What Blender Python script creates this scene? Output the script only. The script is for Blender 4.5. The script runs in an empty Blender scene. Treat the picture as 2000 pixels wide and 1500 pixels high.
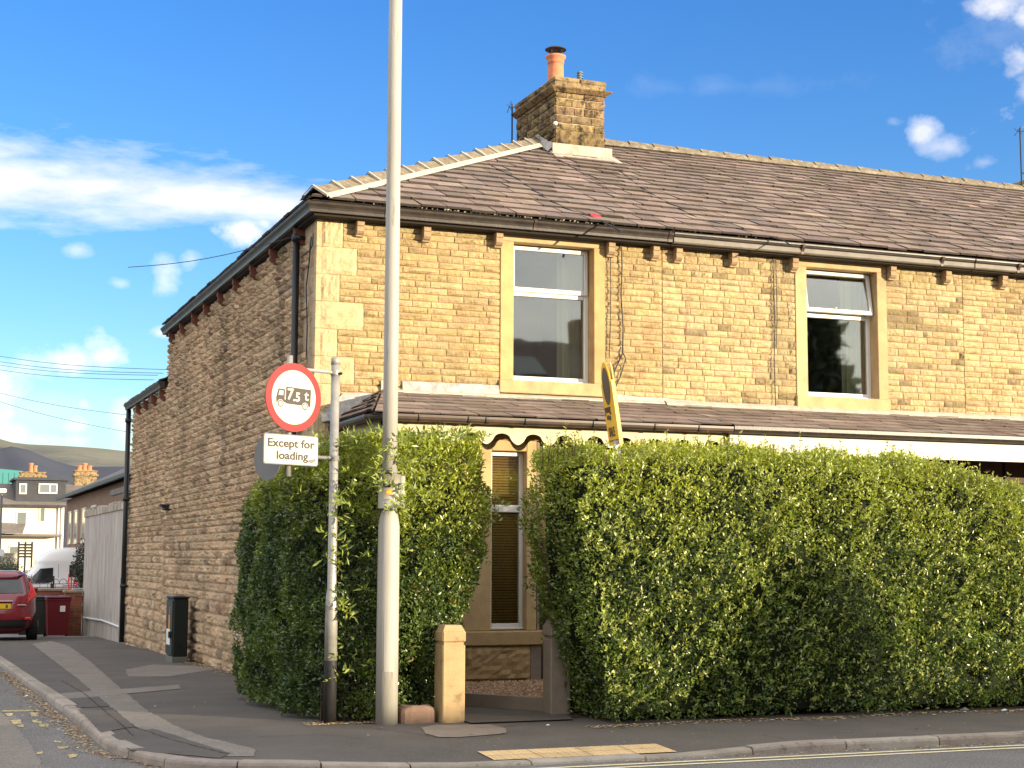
import bpy, math, random
import numpy as np
from mathutils import Vector, Matrix, noise
random.seed(7); rng = np.random.default_rng(7)
sc = bpy.context.scene
COL = sc.collection
R = math.radians
# ------------------------------------------------------------------ camera
yaw, pit, rol, FPX = R(21.287), R(6.393), R(0.2345), 3049.3
_fw = Vector((math.sin(yaw)*math.cos(pit), math.cos(yaw)*math.cos(pit), math.sin(pit)))
_r = Vector((math.cos(yaw), -math.sin(yaw), 0)); _u = _r.cross(_fw)
CR = math.cos(rol)*_r + math.sin(rol)*_u
CU = -math.sin(rol)*_r + math.cos(rol)*_u
CAM = Vector((0, 0, 1.42))
cam = bpy.data.objects.new('camera', bpy.data.cameras.new('camera')); COL.objects.link(cam)
M = Matrix.Identity(4)
for i in range(3):
    M[i][0] = CR[i]; M[i][1] = CU[i]; M[i][2] = -_fw[i]; M[i][3] = CAM[i]
cam.matrix_world = M
cam.data.sensor_width = 36; cam.data.lens = 36*FPX/2000
cam.data.clip_end = 9000; cam.data.clip_start = 0.1
sc.camera = cam
def ray(px, py): return (px-1000)*CR - (py-750)*CU + FPX*_fw
def at(px, py, X=None, Y=None, Z=None):
    d = ray(px, py)
    t = (X-CAM.x)/d.x if X is not None else (Y-CAM.y)/d.y if Y is not None else (Z-CAM.z)/d.z
    return CAM + t*d
# ------------------------------------------------------------------ light
AZ, EL = R(50), R(6.2)                       # sun 50 degrees off the front wall, low
TO_SUN = Vector((math.cos(AZ)*math.cos(EL), -math.sin(AZ)*math.cos(EL), math.sin(EL)))
sun = bpy.data.objects.new('sun', bpy.data.lights.new('sun', 'SUN')); COL.objects.link(sun)
sun.data.energy = 4.8; sun.data.angle = R(0.5); sun.data.color = (1.0, 0.83, 0.58)
sun.rotation_euler = TO_SUN.to_track_quat('Z', 'Y').to_euler(); sun.location = (30, -30, 20)
world = bpy.data.worlds.new('World'); sc.world = world; world.use_nodes = True
sc.view_settings.view_transform = 'Standard'; sc.view_settings.look = 'None'
sc.view_settings.exposure = 1.08; sc.view_settings.gamma = 1.0
SKY_STRENGTH = 0.15
def build_world():
    nt = world.node_tree; nt.nodes.clear(); N = nt.nodes.new; L = nt.links.new
    def mth(op, a, b=None, c=None, clamp=False):
        n = N('ShaderNodeMath'); n.operation = op; n.use_clamp = clamp
        for i, x in enumerate((a, b, c)):
            if x is None: continue
            if isinstance(x, (int, float)): n.inputs[i].default_value = x
            else: L(x, n.inputs[i])
        return n.outputs[0]
    tc = N('ShaderNodeTexCoord')
    sky = N('ShaderNodeTexSky'); sky.sky_type = 'NISHITA'; sky.sun_disc = False
    sky.sun_elevation = EL; sky.sun_rotation = math.atan2(TO_SUN.x, TO_SUN.y)
    sky.altitude = 0; sky.air_density = 1.0; sky.dust_density = 0.3; sky.ozone_density = 3.0
    hsv = N('ShaderNodeHueSaturation'); hsv.inputs['Saturation'].default_value = 1.22; hsv.inputs['Hue'].default_value = 0.52
    hsv.inputs['Value'].default_value = 1.22
    L(sky.outputs[0], hsv.inputs['Color'])
    sep = N('ShaderNodeSeparateXYZ'); L(tc.outputs['Generated'], sep.inputs[0])
    x, y, z = sep.outputs
    az = mth('ARCTAN2', x, y); el = mth('ARCSINE', z)
    def noi(scale, det, sx=1, sz=1, seed=0):
        mp = N('ShaderNodeMapping'); mp.inputs['Scale'].default_value = (sx, sx, sz); mp.inputs['Location'].default_value = (seed, seed*.7, 0)
        L(tc.outputs['Generated'], mp.inputs[0])
        n = N('ShaderNodeTexNoise'); n.inputs['Scale'].default_value = scale; n.inputs['Detail'].default_value = det
        n.inputs['Roughness'].default_value = .6; L(mp.outputs[0], n.inputs[0]); return n.outputs[0]
    n1 = noi(14, 7, 1, 1.6); n2 = noi(9, 8, 1, 4, 3.3); n3 = noi(26, 8, 1, 1.3, 1.3)
    def azel(px, py):
        d = ray(px, py).normalized(); return math.atan2(d.x, d.y), math.asin(d.z)
    total = None
    # px, py, half-width px, half-height px, tilt, strength, noise
    B = [(-20, 350, 420, 74, -.10, 1.0, n2), (150, 372, 300, 66, -.12, 1.0, n2), (330, 392, 280, 44, -.10, 1.0, n2), (520, 398, 180, 34, 0, .8, n2),
         (470, 445, 62, 30, 0, .9, n3), (520, 432, 42, 26, 0, .8, n3),
         (320, 545, 30, 46, .4, .55, n3), (375, 505, 22, 22, 0, .45, n3), (150, 490, 28, 12, 0, .4, n3), (232, 553, 26, 12, 0, .35, n3),
         (150, 705, 60, 28, 0, .95, n3), (200, 698, 44, 34, 0, 1.0, n3), (322, 650, 36, 12, 0, .8, n3),
         (135, 828, 62, 30, 0, .95, n3), (165, 792, 22, 16, 0, .9, n3), (245, 830, 50, 46, 0, 1.0, n3), (20, 845, 60, 28, 0, .85, n3),
         (140, 862, 120, 26, 0, .8, n3), (60, 800, 220, 50, 0, .25, n2),
         (1798, 258, 36, 24, .2, .62, n3), (1835, 288, 46, 20, .2, .42, n3), (1745, 238, 22, 13, 0, .3, n3), (1930, 318, 44, 16, 0, .35, n3),
         (1990, 112, 42, 40, 0, .75, n3), (2012, 165, 36, 38, 0, .6, n3), (1945, 12, 66, 26, .1, .75, n3), (2020, 30, 50, 40, 0, .8, n3), (1990, 60, 160, 90, 0, .14, n3),
         (1450, 170, 300, 22, .05, .06, n3), (-420, 330, 300, 60, 0, .9, n2), (2300, 200, 240, 80, 0, .9, n3), (-200, 780, 260, 80, 0, .8, n3),
         (2600, 500, 300, 90, 0, .8, n3), (-900, 500, 400, 60, 0, .8, n2)]
    for px, py, hw, hh, tilt, s, nn in B:
        a0, e0 = azel(px, py); w = hw/FPX*1.25; h = hh/FPX*1.35
        da = mth('SUBTRACT', az, a0); de = mth('SUBTRACT', el, e0)
        de = mth('MULTIPLY_ADD', da, tilt*.5, de)
        qa = mth('DIVIDE', da, w); qe = mth('DIVIDE', de, h)
        rr = mth('SQRT', mth('ADD', mth('MULTIPLY', qa, qa), mth('MULTIPLY', qe, qe)))
        # cloud density: 1-r plus noise
        v = mth('SUBTRACT', mth('MULTIPLY_ADD', nn, 2.1 if nn is n2 else 3.2, -0.12 if nn is n2 else -0.78), rr)
        v = mth('MULTIPLY', mth('MULTIPLY', v, 1.15, clamp=True), s)
        total = v if total is None else mth('MAXIMUM', total, v)
    # bank of pale cloud added overhead and behind the camera as fill light
    a0, e0 = azel(1000, 700)
    da = mth('ABSOLUTE', mth('SUBTRACT', az, a0)); bank = mth('MULTIPLY', mth('SUBTRACT', mth('MULTIPLY_ADD', n1, .35, da), .85), 2.2, clamp=True)
    top = mth('MULTIPLY', mth('SUBTRACT', mth('MULTIPLY_ADD', n1, .3, el), .72), 2.5, clamp=True)
    both = mth('MAXIMUM', bank, top); total = mth('MAXIMUM', total, mth('MULTIPLY', both, .9))
    soft = mth('SMOOTH_MIN', total, 0.93, .12)
    mix = N('ShaderNodeMix'); mix.data_type = 'RGBA'
    L(soft, mix.inputs[0])
    L(hsv.outputs[0], mix.inputs[6])
    cl = N('ShaderNodeValToRGB'); cl.color_ramp.elements[0].position = .3; cl.color_ramp.elements[0].color = (3.5, 3.5, 3.6, 1)
    cl.color_ramp.elements[1].position = .65; cl.color_ramp.elements[1].color = (4.7, 4.5, 4.35, 1)
    L(n1, cl.inputs[0])
    vm = N('ShaderNodeVectorMath'); vm.operation = 'SCALE'; L(cl.outputs[0], vm.inputs[0]); L(mth('MULTIPLY_ADD', both, .40, .95), vm.inputs['Scale'])
    L(vm.outputs[0], mix.inputs[7])
    bg = N('ShaderNodeBackground'); bg.inputs[1].default_value = SKY_STRENGTH
    L(mix.outputs[2], bg.inputs[0])
    out = N('ShaderNodeOutputWorld'); L(bg.outputs[0], out.inputs[0])
build_world()
# ------------------------------------------------------------------ helpers
def gz(y):                                    # fall of the land towards the back
    return -0.017*max(0.0, y-14.2) if y < 60 else -0.779
class MB:
    def __init__(s): s.v = []; s.f = []; s.c = []; s.m = []
    def add(s, vs, fs, col=(1, 1, 1), mi=0):
        o = len(s.v); s.v += [tuple(p) for p in vs]; s.c += [col]*len(vs)
        for f in fs: s.f.append(tuple(i+o for i in f)); s.m.append(mi)
    def quad(s, a, b, c, d, col=(1, 1, 1), mi=0): s.add([a, b, c, d], [(0, 1, 2, 3)], col, mi)
    def box(s, x0, x1, y0, y1, z0, z1, col=(1, 1, 1), mi=0):
        s.add([(x0,y0,z0),(x1,y0,z0),(x1,y1,z0),(x0,y1,z0),(x0,y0,z1),(x1,y0,z1),(x1,y1,z1),(x0,y1,z1)],
              [(0,3,2,1),(4,5,6,7),(0,1,5,4),(1,2,6,5),(2,3,7,6),(3,0,4,7)], col, mi)
    def bbox(s, x0, x1, y0, y1, z0, z1, b=.006, col=(1, 1, 1), mi=0):   # box with chamfered edges
        xs = (x0, x1); ys = (y0, y1); zs = (z0, z1); vs = []; idx = {}
        for i in (0, 1):
            for j in (0, 1):
                for k in (0, 1):
                    sx, sy, sz = 1-2*i, 1-2*j, 1-2*k
                    for ax in range(3):
                        p = [xs[i]+sx*b*(ax != 0), ys[j]+sy*b*(ax != 1), zs[k]+sz*b*(ax != 2)]
                        idx[(i, j, k, ax)] = len(vs); vs.append(p)
        fs = []
        for i in (0, 1):
            g = lambda j, k: idx[(i, j, k, 0)]; q = [g(0,0), g(1,0), g(1,1), g(0,1)]; fs.append(q if i else q[::-1])
            g = lambda j, k: idx[(j, i, k, 1)]; q = [g(0,0), g(0,1), g(1,1), g(1,0)]; fs.append(q if i else q[::-1])
            g = lambda j, k: idx[(j, k, i, 2)]; q = [g(0,0), g(1,0), g(1,1), g(0,1)]; fs.append(q if i else q[::-1])
        for a in (0, 1):
            for c in (0, 1):
                fs.append([idx[(a,c,0,0)], idx[(a,c,1,0)], idx[(a,c,1,1)], idx[(a,c,0,1)]])
                fs.append([idx[(a,0,c,0)], idx[(a,1,c,0)], idx[(a,1,c,2)], idx[(a,0,c,2)]])
                fs.append([idx[(0,a,c,1)], idx[(1,a,c,1)], idx[(1,a,c,2)], idx[(0,a,c,2)]])
        for i in (0, 1):
            for j in (0, 1):
                for k in (0, 1): fs.append([idx[(i,j,k,0)], idx[(i,j,k,1)], idx[(i,j,k,2)]])
        s.add(vs, fs, col, mi)
    def cyl(s, p0, p1, r0, r1=None, n=12, cap=True, col=(1, 1, 1), mi=0):
        r1 = r0 if r1 is None else r1; p0 = Vector(p0); p1 = Vector(p1); d = (p1-p0).normalized()
        a = d.orthogonal().normalized(); b = d.cross(a); vs = []
        for p, r in ((p0, r0), (p1, r1)):
            for i in range(n):
                t = 2*math.pi*i/n; vs.append(p+(a*math.cos(t)+b*math.sin(t))*r)
        fs = [(i, (i+1) % n, n+(i+1) % n, n+i) for i in range(n)]
        if cap: fs += [tuple(range(n))[::-1], tuple(range(n, 2*n))]
        s.add(vs, fs, col, mi)
    def tube(s, pts, r, n=6, col=(1, 1, 1)):
        pts = [Vector(p) for p in pts]; vs = []; m = len(pts)
        up = Vector((0.3, 0.2, 1)).normalized()
        for i, p in enumerate(pts):
            d = (pts[min(i+1, m-1)]-pts[max(i-1, 0)]).normalized()
            a = d.cross(up)
            if a.length < .05: a = d.cross(Vector((1, 0, 0)))
            a.normalize(); b = d.cross(a)
            for k in range(n):
                t = 2*math.pi*k/n; vs.append(p+(a*math.cos(t)+b*math.sin(t))*r)
        fs = [(i*n+k, i*n+(k+1) % n, (i+1)*n+(k+1) % n, (i+1)*n+k) for i in range(m-1) for k in range(n)]
        fs += [tuple(range(n))[::-1], tuple(range((m-1)*n, m*n))]
        s.add(vs, fs, col)
    def lathe(s, c, prof, n=24, col=(1, 1, 1)):    # prof: (r, z)
        vs = [(c[0]+r*math.cos(2*math.pi*i/n), c[1]+r*math.sin(2*math.pi*i/n), c[2]+z) for r, z in prof for i in range(n)]
        fs = [(j*n+i, j*n+(i+1) % n, (j+1)*n+(i+1) % n, (j+1)*n+i) for j in range(len(prof)-1) for i in range(n)]
        fs += [tuple(range(n))[::-1], tuple(range((len(prof)-1)*n, len(prof)*n))]
        s.add(vs, fs, col)
    def sweep(s, path, prof, col=(1, 1, 1), closed=True):   # path: 3D, profile: (outward to the right of travel, up)
        path = [Vector(p) for p in path]; m = len(path); k = len(prof); vs = []
        for i, p in enumerate(path):
            ds = []
            if i > 0: ds.append((path[i]-path[i-1]).normalized())
            if i < m-1: ds.append((path[i+1]-path[i]).normalized())
            ns = [Vector((d.y, -d.x, 0)).normalized() for d in ds]
            n = sum(ns, Vector()).normalized(); sc_ = 1/max(.3, n.dot(ns[0]))
            for a, b in prof: vs.append(p+n*a*sc_+Vector((0, 0, b)))
        rng_ = range(k) if closed else range(k-1)
        fs = [(i*k+j, (i+1)*k+j, (i+1)*k+(j+1) % k, i*k+(j+1) % k) for i in range(m-1) for j in rng_]
        if closed: fs += [tuple(range(k)), tuple(range((m-1)*k, m*k))[::-1]]
        s.add(vs, fs, col)
    def prism(s, poly, d, col=(1, 1, 1), mi=0):     # polygon (3D points) extruded by vector d
        n = len(poly); d = Vector(d); vs = [Vector(p) for p in poly]; vs += [p+d for p in vs]
        s.add(vs, [tuple(range(n)), tuple(range(n, 2*n))[::-1]]+[(i, n+i, n+(i+1) % n, (i+1) % n) for i in range(n)], col, mi)
    def build(s, name, mats, parent=None, smooth=False):
        me = bpy.data.meshes.new(name); me.from_pydata(s.v, [], s.f)
        if not isinstance(mats, (list, tuple)): mats = [mats]
        for m_ in mats: me.materials.append(m_)
        if len(mats) > 1: me.polygons.foreach_set('material_index', s.m)
        at_ = me.color_attributes.new('Col', 'FLOAT_COLOR', 'POINT')
        c = np.ones((len(s.v), 4), dtype=np.float32); c[:, :3] = np.array(s.c, dtype=np.float32).reshape(-1, 3)
        at_.data.foreach_set('color', c.ravel())
        if smooth: me.polygons.foreach_set('use_smooth', [True]*len(me.polygons))
        me.update()
        return link(name, me, parent)
def link(name, me, parent=None):
    o = bpy.data.objects.new(name, me); COL.objects.link(o)
    if parent is not None:
        o.parent = parent
        root = parent
        off = Vector((0, 0, 0))
        while root is not None: off += root.location; root = root.parent
        o.location = -off
    return o
def thing(name, label, cat, loc, group=None):
    o = bpy.data.objects.new(name, None); COL.objects.link(o); o.location = loc; o.empty_display_size = .2
    o['label'] = label; o['category'] = cat
    if group: o['group'] = group
    return o
def tag(o, label, cat, group=None):
    o['label'] = label; o['category'] = cat
    if group: o['group'] = group
    return o
def struct(o): o['kind'] = 'structure'; return o
def copy_tree(o, parent=None):
    c = o.copy(); COL.objects.link(c); c.parent = parent
    for ch in list(o.children): copy_tree(ch, c)
    return c
def relabel(o, lab): o['label'] = lab
def text_mesh(name, txt, size, mat, origin, ux, uz, parent, align='LEFT', extrude=.0015, bold=0.0, sx=1.0):
    cu = bpy.data.curves.new('lettering', 'FONT'); cu.body = txt; cu.size = size; cu.align_x = align; cu.extrude = extrude
    cu.offset = bold; cu.resolution_u = 4
    to = bpy.data.objects.new('lettering', cu); COL.objects.link(to)
    dg = bpy.context.evaluated_depsgraph_get(); me = bpy.data.meshes.new_from_object(to.evaluated_get(dg))
    bpy.data.objects.remove(to)
    ux = Vector(ux).normalized(); uz = Vector(uz).normalized(); n = ux.cross(uz)
    T = Matrix(((ux.x*sx, uz.x, n.x, origin[0]), (ux.y*sx, uz.y, n.y, origin[1]), (ux.z*sx, uz.z, n.z, origin[2]), (0, 0, 0, 1)))
    me.transform(T); me.materials.clear(); me.materials.append(mat)
    return link(name, me, parent)
# ------------------------------------------------------------------ materials
def mk(name, c1, c2=None, sc1=4.0, det=6, rough=.85, bump=None, attr=False, metal=0, spec=.3, c3=None, sc3=1.2, stretch=None, ramp=(.35, .65), ramp3=(.5, .7), coat=0):
    m = bpy.data.materials.new(name); m.use_nodes = True; nt = m.node_tree; N = nt.nodes.new; L = nt.links.new
    p = nt.nodes['Principled BSDF']; p.inputs['Roughness'].default_value = rough; p.inputs['Metallic'].default_value = metal
    p.inputs['Specular IOR Level'].default_value = spec; p.inputs['Coat Weight'].default_value = coat
    tc = N('ShaderNodeTexCoord'); src = tc.outputs['Object']
    if stretch:
        mp = N('ShaderNodeMapping'); mp.inputs['Scale'].default_value = stretch; L(src, mp.inputs[0]); src = mp.outputs[0]
    def noi(s, d=6, r=.6):
        n = N('ShaderNodeTexNoise'); n.inputs['Scale'].default_value = s; n.inputs['Detail'].default_value = d; n.inputs['Roughness'].default_value = r
        L(src, n.inputs[0]); return n.outputs[0]
    def mixc(f, a, b, mode='MIX'):
        x = N('ShaderNodeMix'); x.data_type = 'RGBA'; x.blend_type = mode
        if isinstance(f, float): x.inputs[0].default_value = f
        else: L(f, x.inputs[0])
        for i, q in ((6, a), (7, b)):
            if isinstance(q, tuple): x.inputs[i].default_value = q+(1,)
            else: L(q, x.inputs[i])
        return x.outputs[2]
    col = None
    if c2:
        r = N('ShaderNodeMapRange'); L(noi(sc1, det), r.inputs[0]); r.inputs[1].default_value = ramp[0]; r.inputs[2].default_value = ramp[1]
        col = mixc(r.outputs[0], c1, c2)
        if c3:
            r3 = N('ShaderNodeMapRange'); L(noi(sc3, 8, .7), r3.inputs[0]); r3.inputs[1].default_value = ramp3[0]; r3.inputs[2].default_value = ramp3[1]
            col = mixc(r3.outputs[0], col, c3)
    if attr:
        a = N('ShaderNodeVertexColor'); a.layer_name = 'Col'
        col = mixc(1.0, col if col is not None else tuple(c1), a.outputs[0], 'MULTIPLY')
    if col is None: p.inputs['Base Color'].default_value = tuple(c1)+(1,)
    else: L(col, p.inputs['Base Color'])
    if bump:
        h = None
        for s, d, w in bump['n']:
            o = noi(s, d, .65)
            q = N('ShaderNodeMath'); q.operation = 'MULTIPLY'; L(o, q.inputs[0]); q.inputs[1].default_value = w
            if h is None: h = q.outputs[0]
            else:
                ad = N('ShaderNodeMath'); L(h, ad.inputs[0]); L(q.outputs[0], ad.inputs[1]); h = ad.outputs[0]
        b = N('ShaderNodeBump'); b.inputs['Distance'].default_value = bump.get('d', .01); b.inputs['Strength'].default_value = bump.get('s', 1)
        L(h, b.inputs['Height']); L(b.outputs[0], p.inputs['Normal'])
    return m
MAT = {}
MAT['stone'] = mk('front_stone', (.61, .485, .27), (.48, .36, .19), 9, 8, .92, {'n': [(22, 6, 1), (70, 5, .5)], 'd': .045}, attr=True, c3=(.30, .17, .08), sc3=3.5, ramp3=(.62, .78))
MAT['stone_side'] = mk('side_stone', (.66, .50, .33), (.51, .385, .25), 7, 8, .93, {'n': [(16, 6, 1), (60, 5, .45)], 'd': .045}, attr=True, c3=(.13, .095, .07), sc3=6, ramp3=(.60, .74))
MAT['quoin'] = mk('quoin_stone', (.56, .44, .25), (.46, .34, .19), 7, 8, .92, {'n': [(30, 7, 1), (90, 4, .4)], 'd': .02}, attr=True)
MAT['ashlar'] = mk('dressed_stone', (.52, .395, .21), (.42, .30, .165), 5, 8, .9, {'n': [(60, 6, 1)], 'd': .004}, attr=True, c3=(.32, .21, .13), sc3=3, ramp3=(.55, .8))
MAT['mortar'] = mk('mortar', (.24, .15, .085), (.36, .25, .14), 6, 8, .95)
MAT['mortar_side'] = mk('mortar_side', (.34, .26, .19), (.50, .40, .29), 3, 8, .95)
MAT['chimstone'] = mk('chimney_stone', (.36, .26, .13), (.20, .14, .08), 10, 8, .95, {'n': [(22, 8, 1), (60, 5, .5)], 'd': .03}, attr=True, c3=(.055, .042, .03), sc3=7, ramp3=(.50, .62))
MAT['slate'] = mk('stone_slate', (.235, .178, .145), (.155, .12, .102), 5, 8, .8, {'n': [(30, 6, 1)], 'd': .006}, attr=True, c3=(.31, .25, .20), sc3=14, ramp3=(.62, .75))
MAT['under'] = mk('roof_underlay', (.03, .024, .02), rough=.95)
MAT['ridge'] = mk('ridge_tile', (.22, .18, .12), (.13, .105, .08), 14, 8, .9, {'n': [(40, 6, 1)], 'd': .006}, c3=(.32, .29, .20), sc3=9)
MAT['cement'] = mk('cement', (.46, .43, .35), (.34, .31, .25), 10, 8, .9, {'n': [(40, 5, 1)], 'd': .006})
MAT['lead'] = mk('lead_flashing', (.36, .345, .32), (.24, .23, .22), 9, 8, .55, {'n': [(10, 5, 1)], 'd': .02}, spec=.5, c3=(.52, .48, .42), sc3=6)
MAT['leadlight'] = mk('pale_flashing', (.48, .43, .34), (.30, .26, .20), 9, 8, .8, {'n': [(20, 5, 1)], 'd': .012})
MAT['gutter'] = mk('black_gutter', (.022, .018, .016), (.05, .038, .03), 6, 6, .42, {'n': [(30, 4, 1)], 'd': .002}, spec=.5)
MAT['gutter_grey'] = mk('grey_gutter', (.19, .17, .14), (.13, .115, .095), 5, 6, .6, spec=.4)
MAT['gutter_brown'] = mk('brown_gutter', (.085, .052, .035), (.04, .028, .022), 4, 6, .4, spec=.5)
MAT['corbel'] = mk('corbel_stone', (.40, .29, .17), (.30, .21, .125), 9, 6, .9, {'n': [(40, 5, 1)], 'd': .004})
MAT['corbel_red'] = mk('corbel_red', (.20, .075, .045), (.14, .06, .04), 9, 6, .85)
MAT['upvc'] = mk('white_upvc', (.66, .645, .60), rough=.35, spec=.5)
MAT['upvc_dirty'] = mk('window_seal', (.03, .03, .03), rough=.6)
MAT['room'] = mk('room_dark', (.035, .032, .03), rough=.95)
MAT['roomw'] = mk('room_warm', (.20, .14, .075), rough=.95)
MAT['curtain'] = mk('curtain', (.62, .60, .52), rough=.95)
MAT['blind'] = mk('blind_slats', (.85, .68, .40), rough=.6)
MAT['cream'] = mk('cream_paint', (.53, .46, .31), (.47, .40, .27), 3, 5, .5, c3=(.45, .35, .22), sc3=14, ramp3=(.66, .74))
MAT['whitefascia'] = mk('white_fascia', (.50, .475, .39), rough=.45)
MAT['tarmac'] = mk('tarmac', (.125, .110, .093), (.095, .084, .072), 1.3, 8, .9, {'n': [(90, 3, 1), (2.5, 3, 1.5)], 'd': .008}, c3=(.20, .18, .155), sc3=75, ramp3=(.56, .62))
MAT['tarmac_old'] = mk('old_tarmac', (.215, .19, .16), (.165, .145, .122), 3, 8, .92, {'n': [(80, 3, 1)], 'd': .008}, c3=(.32, .285, .24), sc3=70, ramp3=(.52, .6))
MAT['tarmac_dark'] = mk('dark_tarmac', (.105, .092, .079), (.085, .075, .065), 3, 8, .88, {'n': [(90, 3, 1)], 'd': .005}, c3=(.14, .125, .11), sc3=140, ramp3=(.55, .62))
MAT['road'] = mk('road_tarmac', (.18, .168, .155), (.135, .127, .118), 1.1, 9, .9, {'n': [(70, 3, 1)], 'd': .014}, c3=(.34, .32, .29), sc3=60, ramp3=(.54, .60))
MAT['kerb'] = mk('kerb_stone', (.36, .315, .26), (.27, .235, .195), 5, 8, .9, {'n': [(25, 6, 1)], 'd': .01}, attr=True, c3=(.12, .09, .07), sc3=9, ramp3=(.58, .72))
MAT['tactile'] = mk('buff_paving', (.68, .49, .25), (.58, .41, .21), 8, 8, .85, {'n': [(60, 4, 1)], 'd': .004}, attr=True, c3=(.30, .20, .11), sc3=4, ramp3=(.6, .8))
MAT['yellow'] = mk('line_paint', (.85, .75, .46), (.70, .62, .38), 14, 8, .8, c3=(.16, .14, .12), sc3=40, ramp3=(.6, .66))
MAT['yellow_worn'] = mk('worn_paint', (.70, .55, .22), (.50, .40, .19), 14, 8, .8, c3=(.12, .11, .10), sc3=30, ramp3=(.48, .56))
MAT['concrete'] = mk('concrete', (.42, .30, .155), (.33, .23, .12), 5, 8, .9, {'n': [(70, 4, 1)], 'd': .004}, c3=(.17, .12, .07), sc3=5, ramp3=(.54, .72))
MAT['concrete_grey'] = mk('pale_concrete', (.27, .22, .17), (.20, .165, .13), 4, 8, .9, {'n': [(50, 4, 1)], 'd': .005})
MAT['gravel'] = mk('gravel', (.34, .25, .17), rough=.9, attr=True)
MAT['soil'] = mk('leaf_litter', (.09, .05, .03), (.05, .03, .02), 20, 6, .95, {'n': [(60, 4, 1)], 'd': .02})
MAT['litter'] = mk('fallen_leaf', (1, 1, 1), rough=.8, attr=True)
MAT['render'] = mk('cement_render', (.54, .49, .43), (.40, .36, .315), 1.6, 9, .95, {'n': [(40, 5, 1)], 'd': .01}, stretch=(3, 3, .5), c3=(.25, .22, .19), sc3=2.6, ramp3=(.5, .7))
MAT['coping'] = mk('coping_stone', (.48, .42, .34), (.32, .27, .21), 6, 6, .95, {'n': [(20, 5, 1)], 'd': .02}, attr=True)
MAT['brick'] = mk('garden_brick', (.30, .11, .06), (.20, .075, .045), 7, 6, .9, {'n': [(40, 5, 1)], 'd': .01}, attr=True)
MAT['brickmortar'] = mk('brick_mortar', (.22, .17, .13), rough=.95)
MAT['steel'] = mk('galvanised_steel', (.38, .37, .335), (.28, .27, .25), 9, 6, .5, metal=.35, spec=.5)
MAT['column'] = mk('lamp_column_paint', (.38, .365, .32), (.31, .30, .265), 3, 7, .5, {'n': [(25, 5, 1)], 'd': .002}, stretch=(3, 3, .35), c3=(.17, .145, .11), sc3=5, ramp3=(.60, .74))
MAT['postdark'] = mk('post_dark_paint', (.012, .012, .012), (.022, .02, .02), 9, 6, .6)
MAT['signwhite'] = mk('sign_white', (.50, .485, .41), rough=.4)
MAT['signred'] = mk('sign_red', (.36, .004, .006), (.32, .006, .007), 12, 5, .4)
MAT['signblack'] = mk('sign_black', (.045, .036, .03), rough=.5)
MAT['signgrey'] = mk('sign_back', (.17, .17, .17), rough=.6)
MAT['boardyellow'] = mk('board_yellow', (.78, .42, .01), rough=.4)
MAT['boardedge'] = mk('board_edge', (.88, .72, .25), rough=.5)
MAT['lilac'] = mk('post_white', (.55, .5, .55), rough=.6)
MAT['green'] = mk('cabinet_green', (.004, .010, .008), rough=.45, spec=.4)
MAT['greenpale'] = mk('cabinet_plinth', (.13, .13, .105), rough=.7)
MAT['orange'] = mk('label_orange', (.75, .28, .03), rough=.5)
MAT['labelwhite'] = mk('label_white', (.75, .75, .72), rough=.5)
MAT['pot'] = mk('terracotta', (.62, .22, .11), (.50, .17, .09), 8, 5, .8)
MAT['cowl'] = mk('cowl_metal', (.06, .06, .06), rough=.5, metal=.5)
MAT['greenmetal'] = mk('vent_metal', (.15, .20, .19), rough=.6)
MAT['black'] = mk('black_plastic', (.012, .012, .012), rough=.45, spec=.5)
MAT['wire'] = mk('wire', (.03, .03, .035), rough=.6)
MAT['redpaint'] = mk('car_red', (.20, .004, .014), rough=.25, spec=.6, coat=.8)
MAT['tyre'] = mk('tyre', (.012, .012, .012), rough=.85)
MAT['rim'] = mk('wheel_rim', (.4, .4, .4), rough=.35, metal=.8)
MAT['taillight'] = mk('tail_light', (.62, .012, .012), rough=.12, spec=.8, coat=.6)
MAT['plateyellow'] = mk('plate_yellow', (.75, .50, .03), rough=.4)
MAT['chrome'] = mk('chrome', (.6, .55, .55), rough=.2, metal=.9)
MAT['vanwhite'] = mk('van_white', (.82, .82, .80), rough=.3, spec=.5, coat=.4)
MAT['vanglass'] = mk('van_glass', (.02, .025, .028), rough=.05, spec=.8)
MAT['binred'] = mk('bin_red', (.16, .006, .012), (.13, .008, .012), 5, 4, .5, spec=.4)
MAT['bingrey'] = mk('bin_grey', (.035, .045, .038), rough=.55)
MAT['housecream'] = mk('cream_render', (.72, .68, .54), (.68, .63, .49), 2, 5, .9)
MAT['housegrey'] = mk('dormer_cladding', (.055, .058, .066), (.045, .047, .053), 3, 4, .8)
MAT['farroof'] = mk('far_roof', (.20, .175, .155), (.15, .13, .115), 2, 8, .9, {'n': [(6, 3, 1)], 'd': .03})
MAT['farbrown'] = mk('far_brown_brick', (.30, .19, .13), (.21, .14, .10), 4, 6, .9)
MAT['farorange'] = mk('far_orange_brick', (.50, .27, .12), (.42, .22, .10), 5, 6, .9)
MAT['teal'] = mk('teal_cladding', (.05, .21, .21), rough=.6)
MAT['grass'] = mk('grass_ground', (.09, .10, .04), (.12, .115, .05), .2, 8, .95)
MAT['hillfar'] = mk('moorland', (.115, .115, .085), (.17, .165, .12), .006, 9, 1, c3=(.075, .082, .085), sc3=.004, ramp3=(.48, .6), stretch=(1, 1, 3.5))
MAT['hillnear'] = mk('dark_moor', (.045, .050, .068), (.058, .062, .076), .01, 8, 1)
MAT['wood'] = mk('brown_wood', (.085, .045, .025), (.06, .03, .018), 4, 6, .7)
MAT['bark'] = mk('hedge_stem', (.09, .06, .04), (.05, .035, .025), 12, 5, .95)
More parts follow.
